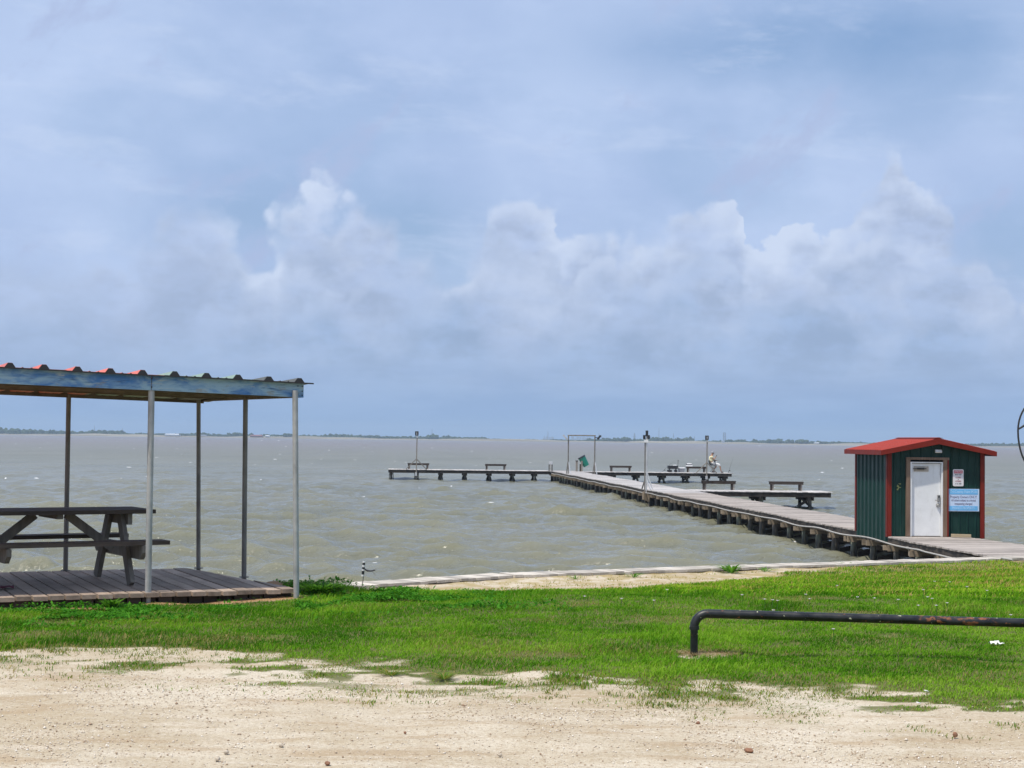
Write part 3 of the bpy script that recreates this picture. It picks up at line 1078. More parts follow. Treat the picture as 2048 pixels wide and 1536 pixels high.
def pp(s, t, z=0.0):
    return PO + PS * s + PT * t + Vector((0, 0, z))


PIER = empty('fishing_pier', PO, AX, 'long weathered timber fishing pier with side arms over the bay', 'pier')
# children of the pier are built in its own frame: x across (t), y along (s)
PLANK_W = .152
r = random.Random(11)
plank_me = MB().box((0, 0, -.02), (PW + .06, PLANK_W - .014, .04)).mesh('plank')
plank_me.materials.append(MAT['deck'])
S_LAND, S_END = -9.6, 91.2


def deck_z(s):
    return ZD - .12 * float(sstep(-7.2, -9.4, np.array(s))) + .012 * math.sin(s * .55)


def ramp_right(s):
    """the landward run flares to the right"""
    return PW if s > 0 else PW + .02 - s * .13


s = S_LAND
placed = 0
far = MB()
while s < S_END:
    z = deck_z(s) + r.uniform(-.006, .006)
    ex_ = r.uniform(-.02, .03)
    if placed < 298:
        rt = ramp_right(s)
        o = bpy.data.objects.new('plank', plank_me)
        COL.objects.link(o)
        o.parent = PIER
        o.location = (rt / 2 + ex_, s, z)
        o.scale = (rt / PW, 1, 1)
        if -.12 < s < 3.15:
            o.scale = (.955, 1, 1)
            o.location.x = PW / 2 + .03
        o.rotation_euler = (r.uniform(-.012, .012), r.uniform(-.004, .004), r.uniform(-.004, .004))
        placed += 1
    else:
        far.box((PW / 2 + ex_, s, z - .02), (PW + .06, PLANK_W - .014, .04), r.uniform(-.004, .004))
    s += PLANK_W
AW = 2.5            # width of the arms


def arm_planks(t0, t1, s0):
    t_ = t0
    while t_ < t1:
        far.box((t_ + PLANK_W / 2, s0 + AW / 2 + r.uniform(-.02, .02), ZD - .02 + r.uniform(-.006, .006)), (PLANK_W - .014, AW + .06, .04))
        t_ += PLANK_W


ARMS = [(-13.6, -.06, 88.7), (PW + .06, 14.9, 87.4), (PW + .06, 9.6, 39.3)]
for a in ARMS:
    arm_planks(*a)
tag(far.build('deck_boards', 'deck_far', PIER), kind='stuff')
# stringers in butt-jointed lengths
s = S_LAND + .3
while s < S_END - .1:
    e = min(s + 4.8, S_END - .05)
    for t_, w in ((.03, .05), (PW / 2, .05), (PW - .03, .05)):
        tt = t_ if s > -9 else t_
        zz = (deck_z(s) + deck_z(e)) / 2
        MB().bar((tt, s, deck_z(s) - .135), (tt, e - .015, deck_z(e) - .135), w, .185).build('stringer', 'stringer', PIER)
    s = e
for t0, t1, s0 in ARMS:
    n = max(2, round((t1 - t0) / 3.4))
    for i in range(n):
        a, b_ = t0 + (t1 - t0) * i / n, t0 + (t1 - t0) * (i + 1) / n - .012
        for ss in (.03, AW / 2, AW - .03):
            MB().bar((a, s0 + ss, ZD - .165), (b_, s0 + ss, ZD - .165), .05, .24, up=(0, 0, 1)).build('stringer', 'arm_beam', PIER)


def pile(x, y, top, rad=.105):
    rr = rad * r.uniform(.88, 1.12)
    dx_, dy_ = r.uniform(-.03, .03), r.uniform(-.03, .03)
    MB().tube([(x + dx_, y + dy_, -1.2), (x, y, 0), (x, y, top)], [rr * 1.05, rr, rr * .95], 10).build('pile', 'pile', PIER, True)


def brace(a, b_):
    MB().bar(a, b_, .05, .14).build('brace', 'stringer', PIER)


s = -4.2
bent = 0
while s < S_END:
    zt = deck_z(s) - .232
    for d_ in (-.135, .135):
        j = r.uniform(-.06, .05)
        lo = -.13 + j
        MB().box(((lo + PW + .12 - j) / 2, s + d_, zt - .075 + r.uniform(-.008, .008)), (PW + .12 - j - lo, .05, .145 + r.uniform(-.01, .02))).build('cap_beam', 'beam', PIER)
    for t_ in (.15, PW - .15):
        pile(t_ + r.uniform(-.05, .05), s, zt - .005)
    brace((.15, s - .19, zt - .19), (PW - .3, s - .19, .06))
    brace((PW - .15, s + .19, zt - .19), (.3, s + .19, .06))
    s += 1.96
    bent += 1
for (t0, t1, s0), ts in zip(ARMS, ([-13.35, -11.25, -9.25, -7.25, -5.2, -3.25, -1.4], [5.0, 7.0, 9.2, 11.2, 12.9, 14.4], [3.2, 5.9, 8.5])):
    for t_ in ts:
        zt = ZD - .285
        for d_ in (-.135, .135):
            MB().box((t_ + d_, s0 + AW / 2, zt - .09), (.05, AW + .1, .18)).build('cap_beam', 'arm_beam', PIER)
        for ss in (.22, AW - .22):
            pile(t_, s0 + ss, zt - .005, .092)
        brace((t_ - .16, s0 + .1, zt - .16), (t_ - .16, s0 + AW - .3, -.02))
        brace((t_ + .16, s0 + AW - .1, zt - .16), (t_ + .16, s0 + .3, -.02))


# pipe slung along the pier
def build_pipe():
    pts = []
    rr = random.Random(2)
    s = 88.4
    z = ZD - .30
    pts.append(pp(88.6, -.1, ZD - .05))
    k = 0
    while s > -8.5:
        w = (.035 + .035 * math.sin(s * 1.15) * (.6 + .4 * math.sin(s * .23))) * (1 - .4 * min(1, s / 50))
        zz = deck_z(s) - .205 + w
        if s < -3:
            zz = deck_z(s) - .205 + w * .5 + .014 * (s + 3)
        pts.append(pp(s, -.10 + .02 * math.sin(s * .9), zz))
        s -= .45
        k += 1
    b = pp(-8.9, -.25, ZWALL + .10)
    c = pp(-9.4, -.2, ZWALL + .10)
    pts += [b, c]
    t = empty('water_pipe', pp(0, -.2, .5), 0, 'white plastic water pipe sagging along the left side of the pier', 'pipe')
    o = MB(t.location).tube(pts, .023, 8).build('pipe', 'whitepipe', t, True)
    for s_ in (-1.95, 5.8, 20, 34, 50):
        MB(t.location).tube([min(pts, key=lambda q: abs((q - PO).dot(PS) - s_)) + PS * d_ for d_ in (-.09, .09)], .034, 8).build('coupling', 'whitepipe', t, True)


build_pipe()


# ------------------------------------------------------------------ gatehouse shed on the pier
def build_shed():
    W, Dp, EH, RH = 2.73, 3.0, 2.39, 2.68        # width, depth, eave height, ridge height of wall
    base = ZD + .004
    t = empty('pier_gatehouse', (PO.x, PO.y, base), AX, 'dark green metal shed with red roof and trim standing across the pier', 'shed')

    def ribbed(name, p0, axis, length, zfun, normal, pitch, h, flatw, topw, zlow=0.0):
        """ribbed sheet: profile along axis, extruded from zlow to zfun"""
        pr = [(0, 0)]
        x = pitch * .5
        while x < length - .03:
            pr += [(x - flatw / 2, 0), (x - topw / 2, h), (x + topw / 2, h), (x + flatw / 2, 0)]
            x += pitch
        pr.append((length, 0))
        vs, fs = [], []
        for q, d in pr:
            p = Vector(p0) + Vector(axis) * q + Vector(normal) * d
            vs += [(p.x, p.y, zlow), (p.x, p.y, zfun(q))]
        for i in range(len(pr) - 1):
            fs.append((2 * i, 2 * i + 2, 2 * i + 3, 2 * i + 1))
        return MB().add(vs, fs).build(name, 'greenwall', t)

    gab = lambda q: EH + (RH - EH) * (1 - abs(q - W / 2) / (W / 2))
    # left wall: closely corrugated; others ribbed
    ribbed('left_wall', (0, Dp, 0), (0, -1, 0), Dp, lambda q: EH, (-1, 0, 0), .375, .035, .20, .09, -.16)
    ribbed('right_wall', (W, 0, 0), (0, 1, 0), Dp, lambda q: EH, (1, 0, 0), .305, .028, .07, .03, -.16)
    ribbed('back_wall', (W, Dp, 0), (-1, 0, 0), W, gab, (0, 1, 0), .305, .028, .07, .03)
    # front wall in three sheets round the door opening
    d0, d1, dh = .50, 1.70, 2.15
    ribbed('front_wall_sheet', (.08, 0, 0), (1, 0, 0), d0 - .08, lambda q: gab(q + .08), (0, -1, 0), .19, .022, .06, .025)
    ribbed('front_wall_sheet', (d1, 0, 0), (1, 0, 0), W - .08 - d1, lambda q: gab(q + d1), (0, -1, 0), .235, .022, .06, .025, -.06)
    ribbed('front_wall_sheet', (d0, 0, 0), (1, 0, 0), d1 - d0, lambda q: gab(q + d0), (0, -1, 0), .3, .022, .06, .025, dh)
    # corner trims
    tw = .13
    for (x, y, sx, sy, z0) in ((0, 0, 1, 1, -.02), (W, 0, -1, 1, -.05), (0, Dp, 1, -1, -.02), (W, Dp, -1, -1, -.05)):
        zt = EH - .01
        MB().box((x + sx * tw / 2 - sx * .045, y - sy * .032, (z0 + zt) / 2), (tw, .012, zt - z0)).build('corner_trim', 'redtrim', t)
        MB().box((x - sx * .039, y - sy * .038 + sy * tw / 2, (z0 + zt) / 2 - .001), (.012, tw, zt - z0 - .002)).build('corner_trim', 'redtrim', t)
    # floor frame that carries the shed where it hangs past the deck
    MB().box((W - .30, Dp / 2, -.12), (.58, Dp - .05, .15)).build('floor_frame', 'black', t)
    # roof
    ox, of, ob = .28, .26, .26
    rise = (RH - EH) / (W / 2)
    zr = RH + .06
    ze = zr - rise * (W / 2 + ox)
    roof = MB()
    for sgn in (-1, 1):
        e = Vector((W / 2 + sgn * (W / 2 + ox), 0, ze))
        rdg = Vector((W / 2, 0, zr))
        vs, fs = [], []
        y = -of
        prof = []
        L = Dp + of + ob
        q = 0.0
        prof.append((0, 0))
        x = .12
        while x < L - .04:
            prof += [(x - .03, 0), (x - .014, .022), (x + .014, .022), (x + .03, 0)]
            x += .22
        prof.append((L, 0))
        for q, h in prof:
            vs += [(e.x, -of + q, e.z + h + .012), (rdg.x, -of + q, rdg.z + h + .012)]
        for i in range(len(prof) - 1):
            f = (2 * i, 2 * i + 1, 2 * i + 3, 2 * i + 2)
            fs.append(f if sgn > 0 else f[::-1])
        ro = MB().add(vs, fs).build('roof_sheet', 'redroof', t)
        # eave fascia
        MB().box((e.x + sgn * .010, Dp / 2 + (ob - of) / 2, ze - .055), (.02, L, .125)).build('eave_trim', 'redtrim', t)
        # gable fascia, front and back
        for yy in (-of - .012, Dp + ob + .012):
            poly = [(e.x + sgn * .02, yy, ze + .012), (rdg.x, yy, zr + .016), (rdg.x, yy, zr - .145), (e.x + sgn * .02, yy, ze - .12)]
            MB().prism(poly, (0, -.011, 0), (0, .011, 0)).build('gable_trim', 'redtrim', t)
        # soffit
        poly = [(e.x, -of, ze - .05), (rdg.x, -of, zr - .05), (rdg.x, -of, zr - .062), (e.x, -of, ze - .062)]
        MB().prism(poly, (0, 0, 0), (0, L, 0)).build('soffit', 'redtrim', t)
    rc = MB()
    rc.prism([(W / 2 - .14, -of - .01, zr + .018), (W / 2, -of - .01, zr + .048), (W / 2 + .14, -of - .01, zr + .018)], (0, 0, 0), (0, Dp + of + ob + .02, 0))
    rc.build('ridge_cap', 'redtrim', t)
    # doorway: timber jambs, steel frame, door leaf
    yf = -.03
    MB().box((d0 + .055, yf, dh / 2), (.11, .10, dh)).build('jamb', 'jamb', t)
    MB().box((d1 - .085, yf, dh / 2), (.115, .10, dh)).build('jamb', 'jamb', t)
    MB().box(((d0 + d1) / 2 + .013, yf - .002, dh + .035), (d1 - d0 + .03, .11, .07)).build('lintel', 'jamb', t)
    MB().box((d1 - .006, yf - .005, dh / 2), (.04, .11, dh - .002)).build('jamb_trim', 'redtrim', t)
    fx0, fx1 = d0 + .115, d1 - .145
    fr = MB()
    fr.box((fx0 + .022, yf + .01, 1.03), (.044, .09, 2.06))
    fr.box((fx1 - .022, yf + .01, 1.03), (.044, .09, 2.06))
    fr.box(((fx0 + fx1) / 2, yf + .01, 2.075), (fx1 - fx0, .09, .03))
    fr.build('door_frame', 'door', t)
    dr = MB().box(((fx0 + fx1) / 2, .03, 1.03), (fx1 - fx0 - .10, .045, 2.03)).build('door', 'door', t)
    cx = fx0 + .07
    MB().box((cx + .26, .0, 1.895), (.42, .025, .15)).build('closer_plate', 'beige', dr)
    ca = MB()
    ca.bar((cx + .02, -.035, 1.90), (cx + .40, -.035, 1.90), .03, .022)
    ca.bar((cx + .14, -.045, 1.90), (cx + .33, -.045, 1.90), .05, .045)
    ca.build('closer_arm', 'black', dr)
    hx = fx1 - .125
    MB().box((hx + .02, -.012, 1.07), (.075, .045, .19)).build('lock_case', 'steel', dr, bevel=.006)
    MB().box((hx + .022, -.037, 1.115), (.04, .012, .06)).build('keypad', 'black', dr)
    MB().tube([(hx + .02, -.05, 1.015), (hx - .10, -.055, 1.02)], .011, 8).build('lever', 'steel', dr, True)
    k = MB()
    k.tube([(hx + .005, .005, .875), (hx + .005, -.02, .875), (hx + .005, -.055, .875), (hx + .005, -.075, .875)], [.06, .058, .04, .03], 16)
    k.build('knob', 'steel', dr, True)
    # light over the door
    lm = MB()
    lm.box((1.41, -.10, 2.395), (.19, .05, .085), rot=Matrix.Rotation(-.5, 3, 'X'))
    l_ = lm.build('wall_light', 'white', t, bevel=.008)
    MB().box((1.41, -.045, 2.42), (.06, .08, .05)).build('bracket', 'black', l_)
    # yellow marks left of the door
    q = MB()
    rr = random.Random(4)
    for i in range(9):
        w = rr.uniform(.03, .08)
        q.box((.29 + rr.uniform(-.04, .05), -.027, 1.30 + i * .022), (w, .003, .008))
    tag(q.build('marker_scrawl', 'yellowink', t), kind='stuff')
    return t


SHED = build_shed()


def text_part(txt, size, mat, parent, loc, name='lettering', align='CENTER', sx=1.0):
    cu = bpy.data.curves.new(name, 'FONT')
    cu.body = txt
    cu.size = size
    cu.align_x = align
    cu.align_y = 'CENTER'
    cu.extrude = .0012
    cu.offset = size * .012
    tmp = bpy.data.objects.new('tmp', cu)
    COL.objects.link(tmp)
    bpy.context.view_layer.update()
    me = bpy.data.meshes.new_from_object(tmp.evaluated_get(bpy.context.evaluated_depsgraph_get()))
    bpy.data.objects.remove(tmp)
    me.name = name
    me.materials.clear()
    me.materials.append(MAT[mat])
    o = bpy.data.objects.new(name, me)
    COL.objects.link(o)
    o.parent = parent
    o.rotation_euler = (math.pi / 2, 0, 0)
    o.location = loc
    o.scale = (sx, 1, 1)
    return o


def build_signs():
    def place(tt, zz):
        p = PO + PT * tt - PS * .034
        return (p.x, p.y, ZD + zz)
    # white notice
    w, h = .31, .475
    t = empty('notice_sign', place(2.005, 1.66), AX, 'small white attention notice with red header on the shed wall', 'sign')
    pts = []
    for cx, cz, a0 in ((w / 2 - .035, h / 2 - .035, 0), (-w / 2 + .035, h / 2 - .035, 90), (-w / 2 + .035, -h / 2 + .035, 180), (w / 2 - .035, -h / 2 + .035, 270)):
        for k in range(5):
            a = math.radians(a0 + k * 22.5)
            pts.append((cx + .035 * math.cos(a), 0, cz + .035 * math.sin(a)))
    MB().prism(pts, (0, .004, 0), (0, -.002, 0)).build('panel', 'signwhite', t)
    MB().box((0, -.004, .165), (.255, .003, .082)).build('header_band', 'signred', t)
    text_part('ATTENTION', .062, 'inkwhite', t, (0, -.0068, .163), sx=.66)
    text_part('MUST KEEP', .05, 'inkblack', t, (0, -.0035, .085), sx=.72)
    text_part('CLOSED', .055, 'inkred', t, (0, -.0035, .005), sx=.78)
    text_part('&', .045, 'inkblack', t, (0, -.0035, -.05), sx=.8)
    text_part('LOCKED', .055, 'inkred', t, (0, -.0035, -.10), sx=.78)
    text_part('AT ALL TIMES', .042, 'inkblack', t, (0, -.0035, -.17), sx=.72)
    # blue notice
    w, h = .885, .63
    t = empty('property_sign', place(2.165, 1.035), AX, 'large blue and white private property sign beside the shed door', 'sign')
    MB().box((0, -.008, 0), (w, .012, h)).build('panel', 'signpale', t)
    MB().box((-.012, -.0165, h / 2 - .085), (w - .06, .003, .145)).build('upper_band', 'signblue', t)
    MB().box((-.012, -.0165, -h / 2 + .085), (w - .06, .003, .125)).build('lower_band', 'signblue', t)
    text_part('Tri-County Point POA', .105, 'inkpale', t, (-.012, -.0195, h / 2 - .085), sx=.80)
    text_part('Property Owners ONLY!', .10, 'inkgrey', t, (-.01, -.0155, .085), sx=.74)
    text_part('All others subject to criminal', .09, 'inkgrey', t, (-.01, -.0155, -.01), sx=.67)
    text_part('trespassing charges!', .09, 'inkgrey', t, (-.01, -.0155, -.105), sx=.72)
    text_part('PRIVATE PROPERTY', .095, 'inkpale', t, (-.012, -.0195, -h / 2 + .085), sx=.78)


build_signs()
p = pp(-.42, 1.95, ZD + .01)
t = empty('timber_block', p, AX - .32, 'short pale timber lying on the deck against the shed wall', 'timber')
MB().bar((-.27, 0, .045), (.27, 0, .045), .09, .085).build('block', 'newwood', t, bevel=.006)


# ------------------------------------------------------------------ benches
def bench(t0, t1, s_, label, top=.49):
    c = pp(s_, (t0 + t1) / 2, ZD + .003)
    L = t1 - t0
    t = empty('bench', c, AX, label, 'bench', 'plank benches on the pier arms')
    for i in range(2):
        MB().box((0, -.075 + i * .15, top - .022), (L, .14, .044)).build('seat_plank', 'bench', t)
    for yy in (-.12, .12):
        MB().box((0, yy, top - .044 - .062), (L - .05, .04, .12)).build('apron', 'bench', t)
    for xx in (-L / 2 + .16, L / 2 - .16):
        MB().box((xx - .05, 0, (top - .05) / 2), (.085, .19, top - .055)).build('leg', 'bench', t)
        MB().box((xx + .04, 0, (top - .05) / 2), (.085, .17, top - .055)).build('leg', 'post', t)


def bpx(px0, px1, py, back=0.0):
    """bench whose foot line is seen at pixel row py"""
    a, b_ = pl(px0, py, ZD), pl(px1, py, ZD)
    c = (a + b_) / 2 - PO
    L = (b_ - a).length
    s_ = c.dot(PS)
    t_ = c.dot(PT)
    return t_ - L / 2, t_ + L / 2, s_


def bench_px(px0, px1, s_, label):
    # position across the arm from the pixel column at that distance along the pier
    def tt(px):
        D = (PO + PS * s_).y
        for _ in range(3):
            X = (px - CX) / F * D
            t_ = (X - PO.x - PS.x * s_) / PT.x
            D = PO.y + PS.y * s_ + PT.y * t_
        return t_
    bench(tt(px0), tt(px1), s_, label)
    return tt


TL = bench_px(817, 861, 90.9, 'dark plank bench behind the braced lamp post on left arm')
bench_px(972, 1015, 90.9, 'dark plank bench alone midway along the left pier arm')
bench_px(1221, 1265, 89.3, 'dark plank bench on the far right arm right of the gantry')
bench_px(1374, 1414, 89.3, 'dark plank bench with white cooler box on it beside the angler')
bench_px(1405, 1473, 41.3, 'dark plank bench at the pier end of the middle arm')
bench_px(1540, 1608, 41.3, 'dark plank bench near the free end of the middle arm')


def col_t(px, s_):
    D = (PO + PS * s_).y
    for _ in range(4):
        X = (px - CX) / F * D
        t_ = (X - PO.x - PS.x * s_) / PT.x
        D = PO.y + PS.y * s_ + PT.y * t_
    return t_


# ------------------------------------------------------------------ lamp posts
def lamp_box(t, z, tilt=0.0, size=(.29, .12, .36)):
    h = MB().box((0, 0, z), size, rot=Matrix.Rotation(tilt, 3, 'X')).build('lamp_head', 'black', t, bevel=.015)
    MB().box((.0, -size[1] / 2 - .012, z - .02), (.05, .012, .24), rot=Matrix.Rotation(tilt, 3, 'X')).build('bracket', 'alu', h)
    return h


def braced_post(px, s_, label, H, mat='galv_dull'):
    t_ = col_t(px, s_)
    t = empty('lamp_post', pp(s_, t_, ZD), AX, label, 'lamp post')
    MB().bar((0, 0, -.75), (.025, 0, H), .085, .085).build('post', 'post', t)
    for sx in (-1, 1):
        MB().bar((0, -.0, .88), (sx * .85, .05, .01), .06, .075).build('brace', 'post', t)
    lamp_box(t, H - .02)
    MB().box((0.03, -.06, H - .32), (.12, .08, .12)).build('junction_box', 'alu', t)
    MB().box((-.02, -.05, -.38), (.17, .1, .28)).build('meter_box', 'alu', t)


braced_post(835, 88.6, 'tall braced lamp post on the left pier arm', 3.0)
braced_post(1415, 87.25, 'tall braced lamp post beside the seated angler', 2.95)


def gantry():
    s_ = 78.0
    t = empty('lamp_gantry', pp(s_, PW / 2, ZD + .004), AX, 'grey pipe gantry with lamps spanning the far end of the pier', 'gantry')
    H = 2.95
    x0, x1 = -1.02, 1.02
    for x in (x0, x1):
        MB().tube([(x, 0, 0), (x, 0, H)], .05, 10).build('post', 'galv_dull', t, True)
        MB().bar((x + .03, -.02, .9), (x + .14, -.3, 0.0), .05, .06).build('brace', 'alu', t)
        MB().bar((x - .03, -.02, .9), (x - .10, .3, 0.0), .05, .06).build('brace', 'galv_dull', t)
    MB().tube([(x0 - .06, 0, H), (x1 + .06, 0, H)], .05, 10).build('crossbar', 'galv_dull', t, True)
    h1 = MB().bar((x0 - .42, -.03, H + .02), (x0 - .08, -.03, H - .32), .16, .10).build('lamp_head', 'alu', t)
    MB().bar((x0 - .14, 0, H - .26), (x0, 0, H - .32), .05, .05).build('bracket', 'alu', h1)
    h2 = MB().bar((x1 + .44, -.03, H + .02), (x1 + .2, -.03, H - .28), .18, .14).build('lamp_head', 'black', t)
    MB().bar((x1, 0, H - .14), (x1 + .26, 0, H - .16), .06, .06).build('bracket', 'black', h2)


gantry()


def double_pole():
    s_ = 40.8
    t = empty('lamp_pole', pp(s_, -.1, ZD), AX, 'tall double pipe lamp pole on the left edge of the pier', 'lamp post')
    H = 3.05
    MB().tube([(-.045, 0, -.75), (-.045, 0, H - .35)], .035, 10).build('pipe', 'galv_dull', t, True)
    MB().tube([(.045, 0, -.6), (.045, 0, H + .02)], .04, 10).build('pipe', 'alu', t, True)
    MB().bar((.06, 0, .95), (.36, -.1, .01), .05, .055).build('brace', 'alu', t)
    MB().bar((.04, 0, .55), (.22, -.32, .01), .05, .055).build('brace', 'alu', t)
    MB().bar((-.05, 0, .5), (-.14, .34, .01), .05, .055).build('brace', 'galv_dull', t)
    MB().tube([(.045, 0, H - .2), (.045, 0, H + .1)], [.07, .075], 10).build('photocell', 'black', t, True)
    for sx in (-1, 1):
        h = MB().box((sx * .12 + .02, -.02, H - .25), (.12, .16, .22)).build('lamp_head', 'black', t, bevel=.02)
    MB().tube([(.14, 0, H - .33), (.22, 0, H - .30), (.26, 0, H - .22)], .012, 6).build('wire', 'galv_dull', t)
    MB().box((0, -.02, H - .46), (.22, .12, .16)).build('junction_box', 'white', t)
    for k in range(3):
        MB().box((-.12 + k * .13, -.06, -.33 - .05 * k), (.1, .12, .42)).build('cleat', 'beam', t)
    MB().bar((.22, -.08, -.12), (.16, -.08, -.95), .05, .05).build('drain_pipe', 'post', t)


double_pole()


def hose_stand():
    s_ = 88.3
    t = empty('tap_stand', pp(s_, -.18, ZD + .002), AX, 'short post pair with white box at the corner of the left arm', 'post')
    for sx in (-1, 1):
        MB().box((sx * .125, 0, .30), (.07, .10, .60)).build('post', 'bench', t)
    MB().box((0, -.01, .66), (.30, .13, .24)).build('box', 'alu', t, bevel=.02)
    MB().tube([(0, -.04, .54), (0, -.04, .0), (0, -.10, -.05)], .05, 8).build('riser_pipe', 'whitepipe', t, True)


hose_stand()


def trash_can():
    s_ = 88.3
    t_ = col_t(1162, s_)
    t = empty('trash_can_stand', pp(s_, t_, ZD + .003), AX, 'teal bin tilted between short posts at the pier head', 'bin')
    MB().box((-.28, 0, .42), (.15, .15, .84)).build('post', 'post', t)
    MB().box((-.28, 0, .87), (.2, .2, .06)).build('post_cap', 'bench', t)
    MB().box((.02, -.02, .3), (.11, .14, .60)).build('post', 'bench', t)
    MB().box((.13, -.12, .44), (.13, .13, .88)).build('post', 'post', t)
    ax = Vector((.50, 0, -.86)).normalized()
    top = Vector((.12, .12, 1.20))
    c = MB()
    c.tube([top + ax * .03, top + ax * .5, top + ax * .86], [.31, .285, .25], 18)
    cn = c.build('bin', 'canteal', t, True)
    MB().tube([top - ax * .03, top + ax * .06], [.33, .335], 18).build('rim', 'black', cn, True)


trash_can()


# ------------------------------------------------------------------ angler and gear
def skin_mesh(name, pts, edges, radii, mat, parent, root=0, sub=2):
    me = bpy.data.meshes.new(name)
    me.from_pydata(pts, edges, [])
    o = bpy.data.objects.new(name, me)
    COL.objects.link(o)
    o.parent = parent
    md = o.modifiers.new('skin', 'SKIN')
    md.use_smooth_shade = True
    sv = me.skin_vertices[0].data if me.skin_vertices else None
    if sv is None:
        bpy.context.view_layer.update()
        sv = me.skin_vertices[0].data
    for i, rr in enumerate(radii):
        sv[i].radius = (rr, rr) if not isinstance(rr, tuple) else rr
        sv[i].use_root = (i == root)
    ss = o.modifiers.new('sub', 'SUBSURF')
    ss.levels = ss.render_levels = sub
    # bake so that the object is a plain mesh
    bpy.context.view_layer.update()
    me2 = bpy.data.meshes.new_from_object(o.evaluated_get(bpy.context.evaluated_depsgraph_get()))
    o.modifiers.clear()
    o.data = me2
    me2.name = name
    me2.materials.clear()
    me2.materials.append(MAT[mat])
    me2.shade_smooth()
    return o


def build_angler():
    s_ = 89.0
    t_ = col_t(1444, s_)
    base = pp(s_, t_, ZD + .002)
    # local frame: x right (he faces +x), y away, z up; origin under his front foot
    t = empty('person', base, AX, 'angler in pale shirt, white trousers and grey cap seated at the end of right arm', 'person')
    P, E, R_ = [], [], []

    def v(p, rad, parent=None):
        P.append(p)
        R_.append(rad)
        if parent is not None:
            E.append((parent, len(P) - 1))
        return len(P) - 1
    pel = v((-.80, 0, .82), .15)
    bel = v((-.85, 0, 1.00), .145, pel)
    che = v((-.86, 0, 1.22), (.155, .19), bel)
    nck0 = v((-.83, 0, 1.40), (.085, .10), che)
    nck = v((-.795, 0, 1.48), .062, nck0)
    hd0 = v((-.765, 0, 1.56), .085, nck)
    hd1 = v((-.745, 0, 1.65), .108, hd0)
    hd2 = v((-.755, 0, 1.73), .088, hd1)
    face = v((-.655, 0, 1.60), .032, hd0)      # jaw and nose
    nose = v((-.635, 0, 1.645), .018, face)
    for sy in (-1, 1):
        sh = v((-.86, sy * .20, 1.34), .078, nck0)
        if sy < 0:
            el_ = v((-.66, sy * .25, 1.10), .052, sh)
            wr = v((-.53, sy * .17, 1.30), .036, el_)
        else:
            el_ = v((-.70, sy * .27, 1.06), .052, sh)
            wr = v((-.46, sy * .16, 1.02), .036, el_)
        palm = v(tuple(Vector(P[wr]) + (Vector((.05, 0, .07)) if sy < 0 else Vector((.08, 0, .0)))), .036, wr)
        pb = Vector(P[palm])
        for k in range(4):
            dirn = Vector((.045, (k - 1.5) * .014, .055)) if sy < 0 else Vector((.065, (k - 1.5) * .014, -.025))
            f1 = v(tuple(pb + dirn * (.75 + .08 * k)), .011, palm)
            v(tuple(pb + dirn * (1.2 + .08 * k) + Vector((.02, 0, .01))), .009, f1)
        th1 = v(tuple(pb + Vector((.02, -sy * .05, .01))), .012, wr)
        v(tuple(pb + Vector((.055, -sy * .055, .03))), .010, th1)
        hip = v((-.74, sy * .10, .80), .115, pel)
        if sy < 0:
            kn = v((-.17, sy * .13, .66), .075, hip)
            an = v((-.03, sy * .13, .10), .045, kn)
            v((.13, sy * .14, .045), .04, an)
        else:
            kn = v((-.30, sy * .15, .64), .075, hip)
            an = v((-.72, sy * .14, .12), .045, kn)
            v((-.56, sy * .14, .045), .04, an)
    skin_mesh('body', P, E, R_, 'skin', t, 0, 2)
    # shirt with short sleeves
    Q = [(-.83, 0, .90), (-.855, 0, 1.02), (-.86, 0, 1.22), (-.835, 0, 1.395), (-.86, -.20, 1.345), (-.755, -.232, 1.215), (-.86, .20, 1.345), (-.775, .24, 1.19)]
    skin_mesh('shirt', Q, [(0, 1), (1, 2), (2, 3), (3, 4), (4, 5), (3, 6), (6, 7)], [(.185, .19), (.18, .19), (.185, .215), (.11, .125), .10, .088, .10, .088], 'shirt', t, 0, 2)
    Q = [(-.82, 0, .88), (-.80, 0, .82), (-.74, -.10, .80), (-.40, -.12, .72), (-.17, -.13, .665), (-.145, -.13, .54), (-.74, .10, .80), (-.48, .13, .71), (-.30, .15, .64), (-.40, .15, .50)]
    skin_mesh('trousers', Q, [(0, 1), (1, 2), (2, 3), (3, 4), (4, 5), (1, 6), (6, 7), (7, 8), (8, 9)], [.175, .18, .145, .115, .10, .085, .145, .115, .10, .085], 'shorts', t, 1, 2)
    for a, b_ in (((-.07, -.14, .05), (.17, -.14, .045)), ((-.76, .14, .05), (-.52, .14, .045))):
        skin_mesh('shoe', [a, ((a[0] + b_[0]) / 2, a[1], .06), b_], [(0, 1), (1, 2)], [.055, .058, .042], 'shoe', t, 0, 2)
    c = MB()
    for k, (z, rad) in enumerate(((1.675, .118), (1.74, .112), (1.80, .08), (1.825, .03))):
        pass
    c.tube([(-.75, 0, 1.665), (-.75, 0, 1.73), (-.752, 0, 1.79), (-.755, 0, 1.822)], [.122, .12, .09, .03], 16)
    cp = c.build('cap', 'cap_grey', t, True)
    MB().prism([(-.67, -.08, 1.672), (-.55, -.06, 1.66), (-.53, 0, 1.658), (-.55, .06, 1.66), (-.67, .08, 1.672)], (0, 0, 0), (0, 0, .012)).build('peak', 'cap_grey', cp)
    MB().box((-.58, -.12, .97), (.13, .10, .15)).build('belt_pouch', 'shoe', t, bevel=.02)
    ph = empty('phone', base + PS * -.17 + PT * -.45 + Vector((0, 0, 1.43)), AX, 'small dark phone held up in the angler\'s hand', 'phone')
